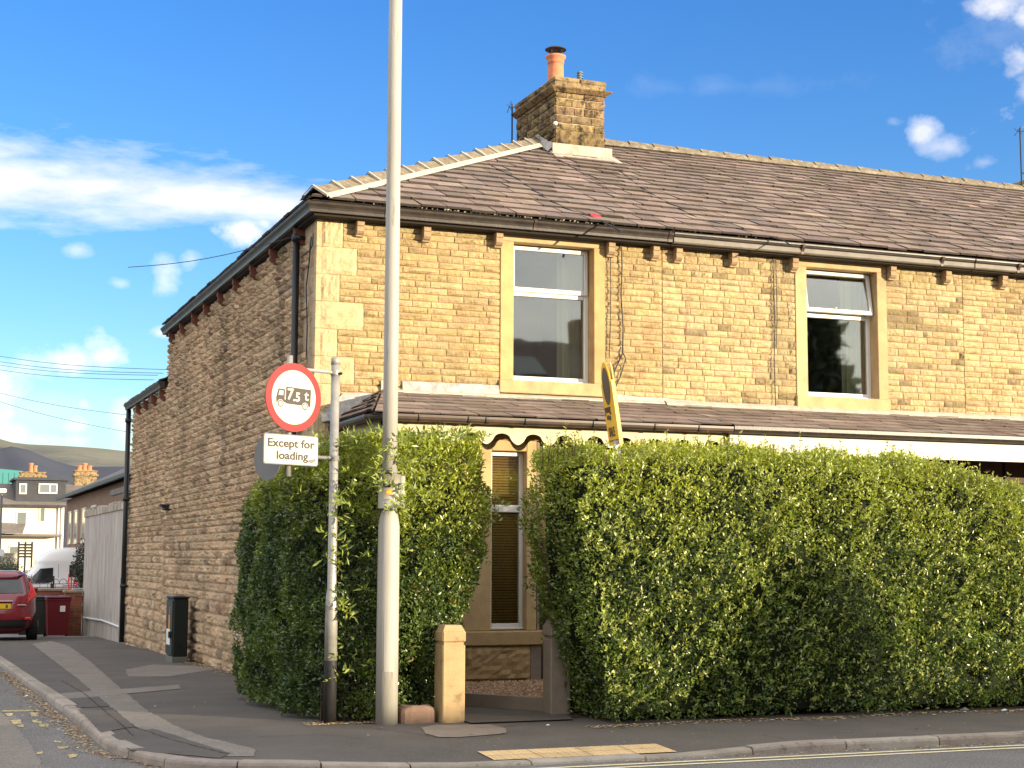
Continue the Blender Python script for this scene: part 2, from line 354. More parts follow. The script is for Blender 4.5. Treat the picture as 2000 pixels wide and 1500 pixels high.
MAT['redscrap'] = mk('red_plastic', (.75, .03, .04), rough=.5)
MAT['bluebox'] = mk('pale_blue_plastic', (.35, .55, .70), rough=.5)
def glass_mat(name, tint, refl_rough=.02, trans=.75):
    m = bpy.data.materials.new(name); m.use_nodes = True; nt = m.node_tree; nt.nodes.clear(); N = nt.nodes.new; L = nt.links.new
    g = N('ShaderNodeBsdfGlossy'); g.inputs['Roughness'].default_value = refl_rough; g.inputs['Color'].default_value = (.95, .95, .9, 1)
    tc = N('ShaderNodeTexCoord'); wn = N('ShaderNodeTexNoise'); wn.inputs['Scale'].default_value = 3.5; wn.inputs['Detail'].default_value = 1; L(tc.outputs['Object'], wn.inputs[0])
    bp = N('ShaderNodeBump'); bp.inputs['Distance'].default_value = .00035; L(wn.outputs[0], bp.inputs['Height']); L(bp.outputs[0], g.inputs['Normal'])
    t = N('ShaderNodeBsdfTransparent'); t.inputs['Color'].default_value = tint+(1,)
    lw = N('ShaderNodeFresnel'); lw.inputs[0].default_value = 1.52
    mr = N('ShaderNodeMapRange'); L(lw.outputs[0], mr.inputs[0]); mr.inputs[1].default_value = 0; mr.inputs[2].default_value = .5
    mr.inputs[3].default_value = 1-trans; mr.inputs[4].default_value = 1
    mx = N('ShaderNodeMixShader'); L(mr.outputs[0], mx.inputs[0]); L(t.outputs[0], mx.inputs[1]); L(g.outputs[0], mx.inputs[2])
    o = N('ShaderNodeOutputMaterial'); L(mx.outputs[0], o.inputs[0]); return m
MAT['glass'] = glass_mat('window_glass', (.75, .78, .72), .02, .92)
MAT['glass_dark'] = glass_mat('bay_glass', (.90, .85, .72), .03, .92)
def leaf_mat(name, rough=.33, trans=.28, spec=.75):
    m = bpy.data.materials.new(name); m.use_nodes = True; nt = m.node_tree; N = nt.nodes.new; L = nt.links.new
    p = nt.nodes['Principled BSDF']; a = N('ShaderNodeVertexColor'); a.layer_name = 'Col'
    L(a.outputs[0], p.inputs['Base Color']); p.inputs['Roughness'].default_value = rough; p.inputs['Specular IOR Level'].default_value = spec
    t = N('ShaderNodeBsdfTranslucent')
    hs = N('ShaderNodeHueSaturation'); hs.inputs['Value'].default_value = 1.3; hs.inputs['Saturation'].default_value = 1.1; L(a.outputs[0], hs.inputs['Color']); L(hs.outputs[0], t.inputs[0])
    mx = N('ShaderNodeMixShader'); mx.inputs[0].default_value = trans
    L(p.outputs[0], mx.inputs[1]); L(t.outputs[0], mx.inputs[2]); L(mx.outputs[0], nt.nodes['Material Output'].inputs[0])
    return m
MAT['leaf'] = leaf_mat('hedge_leaf')
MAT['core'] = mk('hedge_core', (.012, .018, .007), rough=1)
# ------------------------------------------------------------------ ground, roads, pavement
RZ = -0.068                                   # road level below the pavement
def road_sheet():
    mb = MB(); ys = [-60, -20, 0, 8, 14.2, 20, 30, 45, 60, 95]; xs = [-70, -20, 0, 10, 40, 110]
    for i in range(len(xs)-1):
        for j in range(len(ys)-1):
            mb.quad((xs[i], ys[j], gz(ys[j])+RZ), (xs[i+1], ys[j], gz(ys[j])+RZ), (xs[i+1], ys[j+1], gz(ys[j+1])+RZ), (xs[i], ys[j+1], gz(ys[j+1])+RZ))
    struct(mb.build('road', MAT['road']))
    g = MB(); g.quad((-5000, -3000, -1.2), (5000, -3000, -1.2), (5000, 6000, -1.2), (-5000, 6000, -1.2)); struct(g.build('ground', MAT['grass']))
road_sheet()
KERB = [(1.53, 37.2), (1.52, 30), (1.53, 25), (1.55, 20), (1.57, 16.5), (1.55, 13.9), (1.56, 12.8), (1.62, 12.2), (1.73, 11.7), (1.88, 11.34), (2.10, 11.12), (2.36, 10.98),
        (2.75, 10.84), (3.3, 10.76), (3.9, 10.73), (4.6, 10.72), (5.5, 10.72), (6.3, 10.72), (9, 10.72), (24, 10.72)]
def dip(x, y):                                # dropped kerb at the crossing
    a = min(1, max(0, (x-2.6)/1.2))*min(1, max(0, (6.6-x)/1.0))
    return -0.052*a*min(1, max(0, 1-(y-10.72)/0.9)) if y < 11.7 else 0
def pz(x, y): return gz(y)+dip(x, y)
def inside(x, y, poly):
    c = False; n = len(poly); j = n-1
    for i in range(n):
        xi, yi = poly[i]; xj, yj = poly[j]
        if (yi > y) != (yj > y) and x < (xj-xi)*(y-yi)/(yj-yi)+xi: c = not c
        j = i
    return c
def pavement():
    poly = [(x+.02, y) if y > 12.5 else (x, y+.02) for x, y in KERB]+[(24, 17.4), (4.4, 17.4), (4.4, 37.2)]
    mb = MB(); s = .085; cache = {}
    nx = int(22.6/s); ny = int(26.8/s)
    def ok(i, j):
        k = (i, j)
        if k not in cache: cache[k] = inside(1.5+i*s, 10.7+j*s, poly)
        return cache[k]
    idx = {}
    for j in range(ny):
        for i in range(nx):
            if 1.5+i*s > 4.4+s and 10.7+j*s > 17.4: break
            if j >= 18 and i >= 12 and (i % 6 or j % 6): continue
            st = 6 if (j >= 18 and i >= 12) else 1
            if all(ok(i+a, j+b) for a, b in ((0, 0), (st, 0), (st, st), (0, st))) or (st == 6 and 1.5+i*s < 24):
                q = []
                for a, b in ((0, 0), (st, 0), (st, st), (0, st)):
                    k = (i+a, j+b)
                    if k not in idx:
                        X = 1.5+k[0]*s; Y = 10.7+k[1]*s; idx[k] = len(mb.v); mb.v.append((X, Y, pz(X, Y))); mb.c.append((1, 1, 1))
                    q.append(idx[k])
                mb.f.append(tuple(q)); mb.m.append(0)
    struct(mb.build('pavement', MAT['tarmac']))
pavement()
def kerbs():
    mb = MB(); pts = [Vector((x, y)) for x, y in KERB]
    L = [0]
    for a, b in zip(pts, pts[1:]): L.append(L[-1]+(b-a).length)
    def P(t):
        for i in range(len(L)-1):
            if t <= L[i+1]: k = (t-L[i])/(L[i+1]-L[i]); return pts[i].lerp(pts[i+1], k), (pts[i+1]-pts[i]).normalized()
        return pts[-1], (pts[-1]-pts[-2]).normalized()
    t = 0.0
    while t < L[-1]-.2:
        c0 = P(t)[0]; ln = .9 if (c0.y > 13.5 or c0.x > 3) else .62
        t1 = min(t+ln*random.uniform(.93, 1.04), L[-1]); g = .006
        n = 5; vs = []; cc = random.uniform(.85, 1.12); col = (cc, cc*random.uniform(.97, 1.02), cc*random.uniform(.94, 1.03)); ho = random.uniform(-.004, .005)
        for k in range(n+1):
            p, d = P(t+g+(t1-t-2*g)*k/n); nv = Vector((-d.y, d.x))           # inwards (left of travel)
            for a, z in ((-.004, RZ-.06), (-.002, -.022), (.006, -.004), (.022, .006), (.130, .005), (.132, -.05)):
                q = p+nv*a; zz = pz(q.x, max(q.y, 10.72)) if z > RZ else gz(q.y)
                vs.append((q.x, q.y, zz+z+(ho if z > RZ+.01 else 0)))
        fs = [(k*6+j, (k+1)*6+j, (k+1)*6+j+1, k*6+j+1) for k in range(n) for j in range(5)]
        fs += [tuple(range(6)), tuple(range(n*6, n*6+6))[::-1]]
        mb.add(vs, fs, col); t = t1
    struct(mb.build('kerb', MAT['kerb']))
kerbs()
def patch(name, pts, mat, lift=.004, z0=0.0, px=True):
    P = [at(x, y, Z=z0) for x, y in pts] if px else [Vector((x, y, 0)) for x, y in pts]
    if px:                                     # walk onto the sloping ground
        Q = []
        for (x, y), p in zip(pts, P):
            for _ in range(6): p = at(x, y, Z=gz(p.y)+z0)
            Q.append(p)
        P = Q
    P = [(p.x, p.y) for p in P]
    Q = []
    for i in range(len(P)):                     # ragged edges
        a, b = Vector(P[i]), Vector(P[(i+1) % len(P)]); k = max(1, int((b-a).length/.12))
        for j in range(k): q = a.lerp(b, j/k); Q.append((q.x+random.uniform(-.012, .012), q.y+random.uniform(-.012, .012)))
    if mat.name != 'worn_paint': P = Q
    def clip(poly, sgn):
        out = []
        for i in range(len(poly)):
            a, b = poly[i], poly[(i+1) % len(poly)]; da = (a[1]-14.2)*sgn; db = (b[1]-14.2)*sgn
            if da >= 0: out.append(a)
            if da*db < 0: k = da/(da-db); out.append((a[0]+(b[0]-a[0])*k, 14.2))
        return out
    mb = MB()
    for sg in (1, -1):
        c = clip(P, sg)
        if len(c) > 2: mb.add([(x, y, gz(y)+z0+lift) for x, y in c], [tuple(range(len(c)))])
    o = mb.build(name, mat)
    import bmesh
    bm = bmesh.new(); bm.from_mesh(o.data); bmesh.ops.triangulate(bm, faces=bm.faces); bmesh.ops.recalc_face_normals(bm, faces=bm.faces)
    if bm.faces and sum(f.normal.z for f in bm.faces) < 0: bmesh.ops.reverse_faces(bm, faces=bm.faces)
    bm.to_mesh(o.data); bm.free()
    return struct(o)
patch('tarmac_strip', [(62, 1258), (100, 1252), (135, 1262), (180, 1295), (232, 1342), (290, 1390), (340, 1418), (400, 1440), (500, 1464), (495, 1478), (450, 1478), (380, 1460), (320, 1440), (270, 1425), (240, 1400), (190, 1360), (150, 1325), (110, 1295)], MAT['tarmac_old'])
patch('tarmac_patch', [(120, 1355), (350, 1338), (352, 1346), (180, 1362), (125, 1366)], MAT['tarmac_old'], .0055)
patch('tarmac_patch', [(245, 1308), (300, 1298), (400, 1302), (430, 1306), (330, 1322), (250, 1322)], MAT['tarmac_old'], .0035)
patch('tarmac_patch', [(128, 1358), (188, 1358), (215, 1380), (150, 1383)], MAT['tarmac_dark'], .005)
patch('tarmac_patch', [(152, 1386), (215, 1382), (262, 1420), (195, 1432)], MAT['tarmac_dark'], .005)
patch('tarmac_patch', [(215, 1436), (300, 1424), (452, 1472), (430, 1482), (255, 1466)], MAT['tarmac_dark'], .0045)
patch('tarmac_patch', [(820, 1422), (850, 1417), (960, 1416), (990, 1424), (985, 1434), (900, 1441), (860, 1441), (830, 1434)], MAT['concrete_grey'], .006)
# tactile slabs
def tactile():
    mb = MB(); x0, x1, y0, y1 = 4.10, 5.56, 10.86, 11.20; n = 4; xs = [x0+(x1-x0)*i/n for i in range(n+1)]
    xs = [4.10, 4.50, 4.90, 5.26, 5.60]
    for i in range(4):
        for j, (ya, yb) in enumerate(((10.86, 11.03), (11.036, 11.22))):
            sh = .10; g = .004; c = random.uniform(.9, 1.08); col = (c, c, c)
            def Z(x, y): return pz(x, y)+.008
            a, b = xs[i]+g, xs[i+1]-g
            mb.quad((a, ya, Z(a, ya)), (b, ya, Z(b, ya)), (b, yb, Z(b, yb)), (a, yb, Z(a, yb)), col)
            for u in range(6):
                for w in range(3):
                    X = a+(u+.5)*(b-a)/6; Y = ya+(w+.5)*(yb-ya)/3; z = Z(X, Y)
                    r = .013
                    mb.add([(X+r*math.cos(k*1.0472), Y+r*math.sin(k*1.0472), z) for k in range(6)]+[(X+r*.6*math.cos(k*1.0472), Y+r*.6*math.sin(k*1.0472), z+.005) for k in range(6)],
                           [(k, (k+1) % 6, 6+(k+1) % 6, 6+k) for k in range(6)]+[tuple(range(6, 12))], tuple(q*.93 for q in col))
    struct(mb.build('tactile_paving', MAT['tactile']))
tactile()
def markings():
    mb = MB()
    for y0, y1 in ((10.50, 10.55), (10.36, 10.41)):
        xs = np.arange(4.2, 24, .15)
        for a, b in zip(xs, xs[1:]):
            mb.quad((a, y0+random.uniform(-.004, .004), RZ+.004), (b, y0, RZ+.004), (b, y1, RZ+.004), (a, y1, RZ+.004))
    struct(mb.build('road_marking', MAT['yellow']))
markings()
for pts in ([(2, 1388), (76, 1387), (76, 1390), (2, 1391)], [(10, 1394), (26, 1393), (24, 1399), (14, 1399)], [(58, 1392), (74, 1392), (76, 1400), (62, 1400)], [(20, 1408), (40, 1406), (42, 1414), (26, 1416)],
            [(62, 1406), (84, 1410), (80, 1414), (64, 1411)], [(32, 1417), (46, 1416), (46, 1421), (36, 1421)], [(75, 1414), (95, 1415), (94, 1420), (78, 1420)], [(105, 1447), (120, 1449), (118, 1452), (106, 1450)],
            [(112, 1459), (134, 1459), (130, 1463), (114, 1463)], [(132, 1474), (152, 1474), (148, 1480), (136, 1481)], [(72, 1470), (84, 1469), (82, 1473), (72, 1474)]):
    patch('road_marking', pts, MAT['yellow_worn'], .004, RZ)
patch('road_patch', [(-30, 1380), (0, 1388), (30, 1420), (70, 1470), (90, 1510), (-60, 1510)], MAT['tarmac_old'], .004, RZ)
def cracks():
    mb = MB()
    for pts in ([(262, 1420), (330, 1445), (420, 1468), (455, 1476)], [(560, 1418), (620, 1421), (700, 1420), (790, 1430), (850, 1441), (940, 1443), (990, 1432)], [(985, 1420), (1040, 1413), (1100, 1406)],
                [(1484, 1436), (1520, 1441), (1545, 1447)], [(120, 1330), (160, 1352), (215, 1398), (262, 1440)], [(230, 1380), (330, 1372), (420, 1376)], [(500, 1440), (640, 1436), (720, 1446)]):
        P = []
        for a, b in pts:
            p = at(a, b, Z=0)
            for _ in range(6): p = at(a, b, Z=gz(p.y))
            P.append(p)
        Q = []
        for a, b in zip(P, P[1:]):
            k = max(1, int((b-a).length/.05))
            for j in range(k): q = a.lerp(b, j/k); Q.append(Vector((q.x+random.uniform(-.010, .010), q.y+random.uniform(-.010, .010), 0)))
        for a, b in zip(Q, Q[1:]):
            d = (b-a).normalized(); n = Vector((-d.y, d.x, 0))*random.uniform(.002, .006)
            mb.quad(*[(v.x, v.y, pz(v.x, v.y)+.0075) for v in (a-n, b-n, b+n, a+n)])
    struct(mb.build('tarmac_cracks', MAT['soil']))
cracks()
# garden ground, path, gravel
def garden():
    mb = MB(); mb.box(4.62, 24, 13.1, 17.35, -.12, .012); struct(mb.build('garden_ground', MAT['soil']))
    mb = MB(); mb.quad((4.66, 12.9, .014), (5.62, 12.9, .014), (6.9, 17.2, .02), (4.66, 17.2, .02)); struct(mb.build('garden_path', MAT['tarmac_dark']))
    # raised gravel bed with a stone edging
    A, B, C_, D = Vector((4.70, 14.95)), Vector((5.70, 13.55)), Vector((6.9, 15.8)), Vector((4.6, 15.9))
    e = MB()
    p0, p1 = A, B; d = (p1-p0).normalized(); n = Vector((-d.y, d.x))
    if (C_-A).dot(n) < 0: n = -n
    q = [p0, p1, p1+n*.07, p0+n*.07]
    e.prism([(v.x, v.y, 0) for v in q], (0, 0, .135)); struct(e.build('garden_edging', MAT['concrete_grey']))
    poly = [tuple(A+n*.07), tuple(B+n*.07), (7.0, 13.6), (7.0, 15.93), (4.6, 15.93)]
    g = MB(); g.add([(x, y, .105) for x, y in poly], [tuple(range(5))], (.5, .5, .5))
    for k in range(9000):
        x = random.uniform(4.65, 6.7); y = random.uniform(13.5, 15.93)
        if not inside(x, y, poly): continue
        s = random.uniform(.010, .024); c = random.choice([(1, .95, .9), (.75, .6, .5), (1.25, 1.15, 1.1), (.55, .5, .48), (1.0, .78, .6), (1.5, 1.45, 1.4)])
        a = random.uniform(0, 6.28); z = .105+random.uniform(.0, .012)
        ca, sa = math.cos(a)*s, math.sin(a)*s; t = s*random.uniform(.4, .7)
        g.add([(x+ca, y+sa, z), (x-sa*.7, y+ca*.7, z), (x-ca, y-sa, z), (x+sa*.7, y-ca*.7, z), (x+ca*.2, y+sa*.2, z+t)], [(0, 1, 4), (1, 2, 4), (2, 3, 4), (3, 0, 4)], c)
    o = g.build('gravel', MAT['gravel']); o['kind'] = 'stuff'; tag(o, 'small mixed brown and grey gravel bed in front of the bay window', 'gravel')
garden()
def debris():
    mb = MB()
    pal = [(.45, .25, .10), (.30, .14, .06), (.55, .42, .22), (.20, .10, .05), (.62, .55, .40), (.35, .30, .12)]
    def leaf(x, y, z, s):
        a = random.uniform(0, 6.28); t = random.uniform(-.4, .4); dx, dy = math.cos(a)*s, math.sin(a)*s
        mb.add([(x+dx, y+dy, z+.002), (x-dy*.45, y+dx*.45, z+.003+s*.3*abs(t)), (x-dx, y-dy, z+.002), (x+dy*.45, y-dx*.45, z+.006)], [(0, 1, 2, 3)], random.choice(pal))
    for k in range(900):                       # under the long hedge
        x = random.uniform(5.5, 11.5); y = 12.47-abs(random.gauss(0, .12))+.05*math.sin(x*3); leaf(x, y, .004, random.uniform(.012, .03))
    for k in range(500):
        x = random.uniform(3.3, 4.4); y = 13.22+abs(random.gauss(0, .10)); leaf(x, y, .004, random.uniform(.010, .026))
    for k in range(500):                        # foot of the gable wall
        y = random.uniform(19.5, 26); x = 4.27-abs(random.gauss(0, .12)); leaf(x, y, gz(y)+.004, random.uniform(.012, .035))
    for k in range(1500):                       # gutter of the side street
        y = random.uniform(11.2, 24); xx = 1.53 if y > 12.5 else 1.55+(12.5-y)*.35
        leaf(xx-abs(random.gauss(0, .10))-.01, y, gz(y)+RZ+.004, random.uniform(.010, .03))
    for k in range(500):
        x = random.uniform(5, 12); leaf(x, 10.70-abs(random.gauss(0, .05)), RZ+.004, random.uniform(.006, .02))
    for k in range(110):
        x = random.uniform(1.8, 11); y = random.uniform(10.9, 12.4) if x > 4 else random.uniform(11.2, 24); x = min(x, 4.1) if y > 12.6 else x
        leaf(x, y, pz(x, y)+.006, random.uniform(.006, .016))
    o = mb.build('leaf_litter', MAT['litter']); o['kind'] = 'stuff'; tag(o, 'dry brown leaves and bits scattered along kerbs and hedge foot', 'leaf litter')
    for i, (x, y, s, lab) in enumerate([(53, 1362, .035, 'small white scrap lying on the side road by the kerb'), (303, 1380, .012, 'tiny white scrap on the side pavement among tarmac patches'),
                          (1885, 1389, .05, 'crumpled grey clear wrapper at the foot of the long hedge'), (1962, 1389, .03, 'little white wrapper at the hedge foot at the right end'), (1070, 1418, .022, 'pale stick scrap on the pavement by the gateway')]):
        p = at(x, y, Z=0); 
        for _ in range(5): p = at(x, y, Z=gz(p.y)+(RZ if i == 0 else 0))
        m2 = MB(); ring = [(math.cos(a)*s*random.uniform(.6, 1.2), math.sin(a)*s*random.uniform(.4, .8)) for a in [k*.785 for k in range(8)]]
        vs = [(p.x+a, p.y+b, p.z+random.uniform(.004, s*.5)) for a, b in ring]+[(p.x, p.y, p.z+s*.8)]
        m2.add(vs, [(k, (k+1) % 8, 8) for k in range(8)]+[tuple(range(8))[::-1]])
        tag(m2.build('litter_scrap', MAT['labelwhite'] if i != 2 else MAT['signgrey']), lab, 'litter', 'scraps of litter on the ground')
debris()
# ------------------------------------------------------------------ stone work
def stones(mb, O, U, Nn, u0, u1, z0, z1, ch, lens, holes=(), relief=.022, joint=.006, nu=4, nz=3, tint=None, rough=1.0, zjit=.15, stain=None, levels=None):
    O = Vector(O); U = Vector(U); Nn = Vector(Nn); z = z0
    while z < z1-.02:
        h = (ch(z) if callable(ch) else ch)*random.uniform(1-zjit, 1+zjit); zt = min(z+h, z1)
        if z1-zt < .03: zt = z1
        if levels: zt = min(l for l in levels if l > z+.001)
        spans = [(u0, u1)]
        for a, b, c, d in holes:
            if c < zt-.01 and d > z+.01:
                ns = []
                for s_, e_ in spans:
                    if b <= s_ or a >= e_: ns.append((s_, e_)); continue
                    if a > s_: ns.append((s_, a))
                    if b < e_: ns.append((b, e_))
                spans = ns
        for s_, e_ in spans:
            u = s_
            while u < e_-.01:
                l = random.uniform(*lens); ue = u+l
                if e_-ue < lens[0]*.5: ue = e_
                a, b, c, d = u+joint/2, ue-joint/2, z+joint/2, zt-joint/2
                k = random.uniform(.84, 1.12); col = (k*random.uniform(.97, 1.05), k, k*random.uniform(.88, 1.04)) if tint is None else tint()
                if stain: q_ = stain((a+b)/2, (c+d)/2); col = (col[0]*q_, col[1]*q_*.98, col[2]*q_*.96)
                base = relief*random.uniform(.45, 1.0); tx = random.uniform(-.35, .35); tz = random.uniform(-.3, .3)
                vs = []
                for j in range(nz+1):
                    for i in range(nu+1):
                        fu = i/nu; fz = j/nz; edge = (i in (0, nu)) or (j in (0, nz))
                        uu = a+(b-a)*fu+(0 if edge else random.uniform(-.12, .12)*(b-a)/nu); zz = c+(d-c)*fz+(0 if edge else random.uniform(-.12, .12)*(d-c)/nz)
                        if edge: dd = base*.30+random.uniform(-.1, .1)*base*rough; uu += random.uniform(-.002, .002) if i in (0, nu) else 0; zz += random.uniform(-.003, .003)*rough
                        else: dd = base*(1+tx*(fu-.5)*2+tz*(fz-.5)*2)+random.uniform(-.4, .4)*base*rough
                        vs.append(O+U*uu+Vector((0, 0, zz))+Nn*max(dd, .001))
                r0 = len(vs)
                for (uu, zz) in ((a, c), (b, c), (b, d), (a, d)): vs.append(O+U*uu+Vector((0, 0, zz))-Nn*.02)
                fs = [(j*(nu+1)+i, j*(nu+1)+i+1, (j+1)*(nu+1)+i+1, (j+1)*(nu+1)+i) for j in range(nz) for i in range(nu)]
                fs += [tuple([r0+1, r0]+list(range(0, nu+1)))[::1]]
                fs += [tuple([r0+3, r0+2]+list(range((nz+1)*(nu+1)-1, nz*(nu+1)-1, -1)))]
                fs += [tuple([r0, r0+3]+[j*(nu+1) for j in range(nz, -1, -1)])]
                fs += [tuple([r0+2, r0+1]+[j*(nu+1)+nu for j in range(0, nz+1)])]
                mb.add(vs, fs, col); u = ue
        z = zt
def slates(mb, O, U, V, u0, u1, vlen, w, ex, ulo=None, uhi=None, th=.028, shade_dirt=.32, jig=.014):
    """courses of slates on a slope; O eaves origin, U along eaves, V up the slope"""
    O = Vector(O); U = Vector(U).normalized(); V = Vector(V).normalized(); Nn = U.cross(V)
    if Nn.z < 0: Nn = -Nn
    n = int(vlen/ex)+1; v = 0.0; row = 0
    while v < vlen:
        e = ex*(1.08-.25*v/vlen); ln = min(e*1.9, vlen-v+.02)
        lo = ulo(v) if ulo else u0; hi = uhi(v) if uhi else u1
        u = lo-random.uniform(0, w)
        while u < hi:
            ww = w*random.uniform(.72, 1.3); a = max(u, lo); b = min(u+ww, hi); u += ww
            if b-a < .02: continue
            jb = random.uniform(-jig, jig); g = .006
            k = random.uniform(.74, 1.28); col = (k*random.uniform(.97, 1.04), k*random.uniform(.97, 1.02), k*random.uniform(.93, 1.05))
            if random.random() < .05: col = tuple(q*1.3 for q in col)
            lift = th*random.uniform(1.3, 1.9)
            lo2 = ulo(min(v+ln, vlen)) if ulo else u0; hi2 = uhi(min(v+ln, vlen)) if uhi else u1
            a2 = max(a, lo2); b2 = min(b, hi2)
            if b2 < a2: b2 = a2 = (max(lo2, min(hi2, (a+b)/2)))
            P = lambda uu, vv, hh: O+U*uu+V*vv+Nn*hh
            v0 = v+jb-.01
            s1, s2 = random.uniform(-.004, .004), random.uniform(-.004, .004)
            vs = [P(a+g, v0+s1, lift), P(b-g, v0+s2, lift), P(b2-g, v+ln, .002), P(a2+g, v+ln, .002),
                  P(a+g, v0+s1+.004, lift-th), P(b-g, v0+s2+.004, lift-th)]
            mb.add(vs[:4], [(0, 1, 2, 3)], col); mb.add(vs, [(4, 5, 1, 0), (4, 0, 3), (5, 2, 1)], tuple(q*shade_dirt for q in col))  # darkened riser faces paint in the shade under each slate, with edge dirt
        v += e; row += 1
# ------------------------------------------------------------------ corner house
YW, XW = 17.3, 4.33          # front wall plane, gable wall plane
XP = 8.75                    # party wall
EAVE_Z = 5.47; RY, RZZ = 22.3, 8.02
W1 = (6.75, 7.81, 3.55, 5.23); W2 = (10.84, 11.92, 3.53, 5.22)
house = thing('stone_house', 'corner end-terrace house of yellow stone with hipped slate roof, left end of the row', 'house', (XW, YW, 0), 'stone terraced houses')
nb = thing('stone_house', 'next-door terraced house with pale grey gutter and an upper window whose top light hangs open', 'house', (XP, YW, 0), 'stone terraced houses')
far_t = thing('stone_house', 'stone terraced house at the right edge of the photo beyond the open window', 'house', (13.3, YW, 0), 'stone terraced houses')
QW = [.30, .47, .27, .56, .25, .46, .3]
def front_stain(x, z):
    k = 1.0; dz = EAVE_Z-z
    k *= 1-.28*math.exp(-((x-10.42)/.13)**2)*(1 if z > 3.6 else .6)
    k *= 1-.12*math.exp(-((x-8.18)/.12)**2)
    k *= 1-.16*math.exp(-dz/.12)
    k *= 1+.16*noise.noise(Vector((x*1.1, z*1.3, 2)))
    if 12.1 < x < 12.6 and 4.5 < z < 4.75: k *= .55
    return k*(1-.14*max(0, noise.noise(Vector((x*3, z*.5, 7)))))
def side_stain(y, z):
    k = 1.0
    if z > 2.6: k *= 1-.55*math.exp(-((y-19.0-.1*math.sin(z*3))/.14)**2)*min(1, (z-2.6)/.8)
    if z > 2.0: k *= 1-.42*math.exp(-((y-22.6)/.16)**2)*min(1, (z-2)/1.2)
    if 1.0 < z < 4.2: k *= 1-.25*math.exp(-((y-26.2)/.2)**2)
    k *= 1-.45*math.exp(-((y-23.75)/.10)**2)*(1 if z < 1.0 else 0)
    k *= 1+.18*noise.noise(Vector((y*.8, z*1.0, 5)))
    if z < .25: k *= .86
    return k*(1-.3*max(0, noise.noise(Vector((y*2.4, z*.35, 3)))))
def front_wall():
    # backing
    def wall_back(mb, x0, x1, z0, z1, hole, y=YW, t=.35):
        hs = [hole] if hole else []
        if not hole: mb.box(x0, x1, y+.004, y+t, z0, z1); return
        a, b, c, d = hole; a -= .05; b += .05; c -= .05; d += .05
        mb.box(x0, a, y+.004, y+t, z0, z1); mb.box(b, x1, y+.004, y+t, z0, z1); mb.box(a, b, y+.004, y+t, z0, c); mb.box(a, b, y+.004, y+t, d, z1)
    for (par, x0, x1, W) in ((house, XW+.004, XP, W1), (nb, XP+.002, 13.3, W2), (far_t, 13.302, 22, None)):
        mb = MB(); wall_back(mb, x0, x1, -.15, EAVE_Z-.03, W); mb.build('backing_wall', MAT['mortar'], par)
        holes = []
        if W: holes = [(W[0]-.17, W[1]+.15, W[2]-.165, W[3]+.15)]
        st = MB()
        if par is house:
            q = MB(); i = 0; zt = EAVE_Z-.03; lev = [zt]
            rows = [(zt-.13, zt, .62)]; zz = zt-.13
            for wq in QW*2:
                rows.append((zz-.318, zz, wq)); zz -= .318
                if zz < 2.3: break
            for (a, b, wq) in rows:
                k = 4 if b-a > .2 else 2; cut = [0]+[(j+random.uniform(-.1, .1))/k for j in range(1, k)]; lev += [a+(b-a)*c_ for c_ in cut]
                holes.append((XW, XW+wq, a, b))
                qq = MB()
                stones(q, (0, YW, 0), (1, 0, 0), (0, -1, 0), XW+.05, XW+wq, a, b, 10, (wq, wq), relief=.030, nu=8, nz=7, zjit=0, tint=lambda: (random.uniform(.94, 1.06),)*3)
                k = random.uniform(.95, 1.05); q.box(XW-.012, XW+.05, YW-.010, YW+.1, a+.003, b-.003, (k, k, k))
            q.build('quoin', MAT['quoin'], house)
        lv_ = sorted(lev) if par is house else None
        stones(st, (0, YW, 0), (1, 0, 0), (0, -1, 0), x0, x1, lv_[0] if lv_ else 2.75, EAVE_Z-.03, .0775 if par is not nb else .088, (.17, .46) if par is house else (.14, .34), holes, relief=.028, joint=.012,
               tint=(lambda: (lambda k: (k*random.uniform(.98, 1.04), k, k*random.uniform(.86, 1.0)))(random.uniform(.82, 1.1))) if par is house else (lambda: (lambda k: (k, k*random.uniform(1.0, 1.05), k*random.uniform(.95, 1.1)))(random.uniform(.9, 1.12) if random.random() > .08 else .6)), stain=front_stain, levels=lv_)
        st.build('stone_facing', MAT['stone'], par)
front_wall()
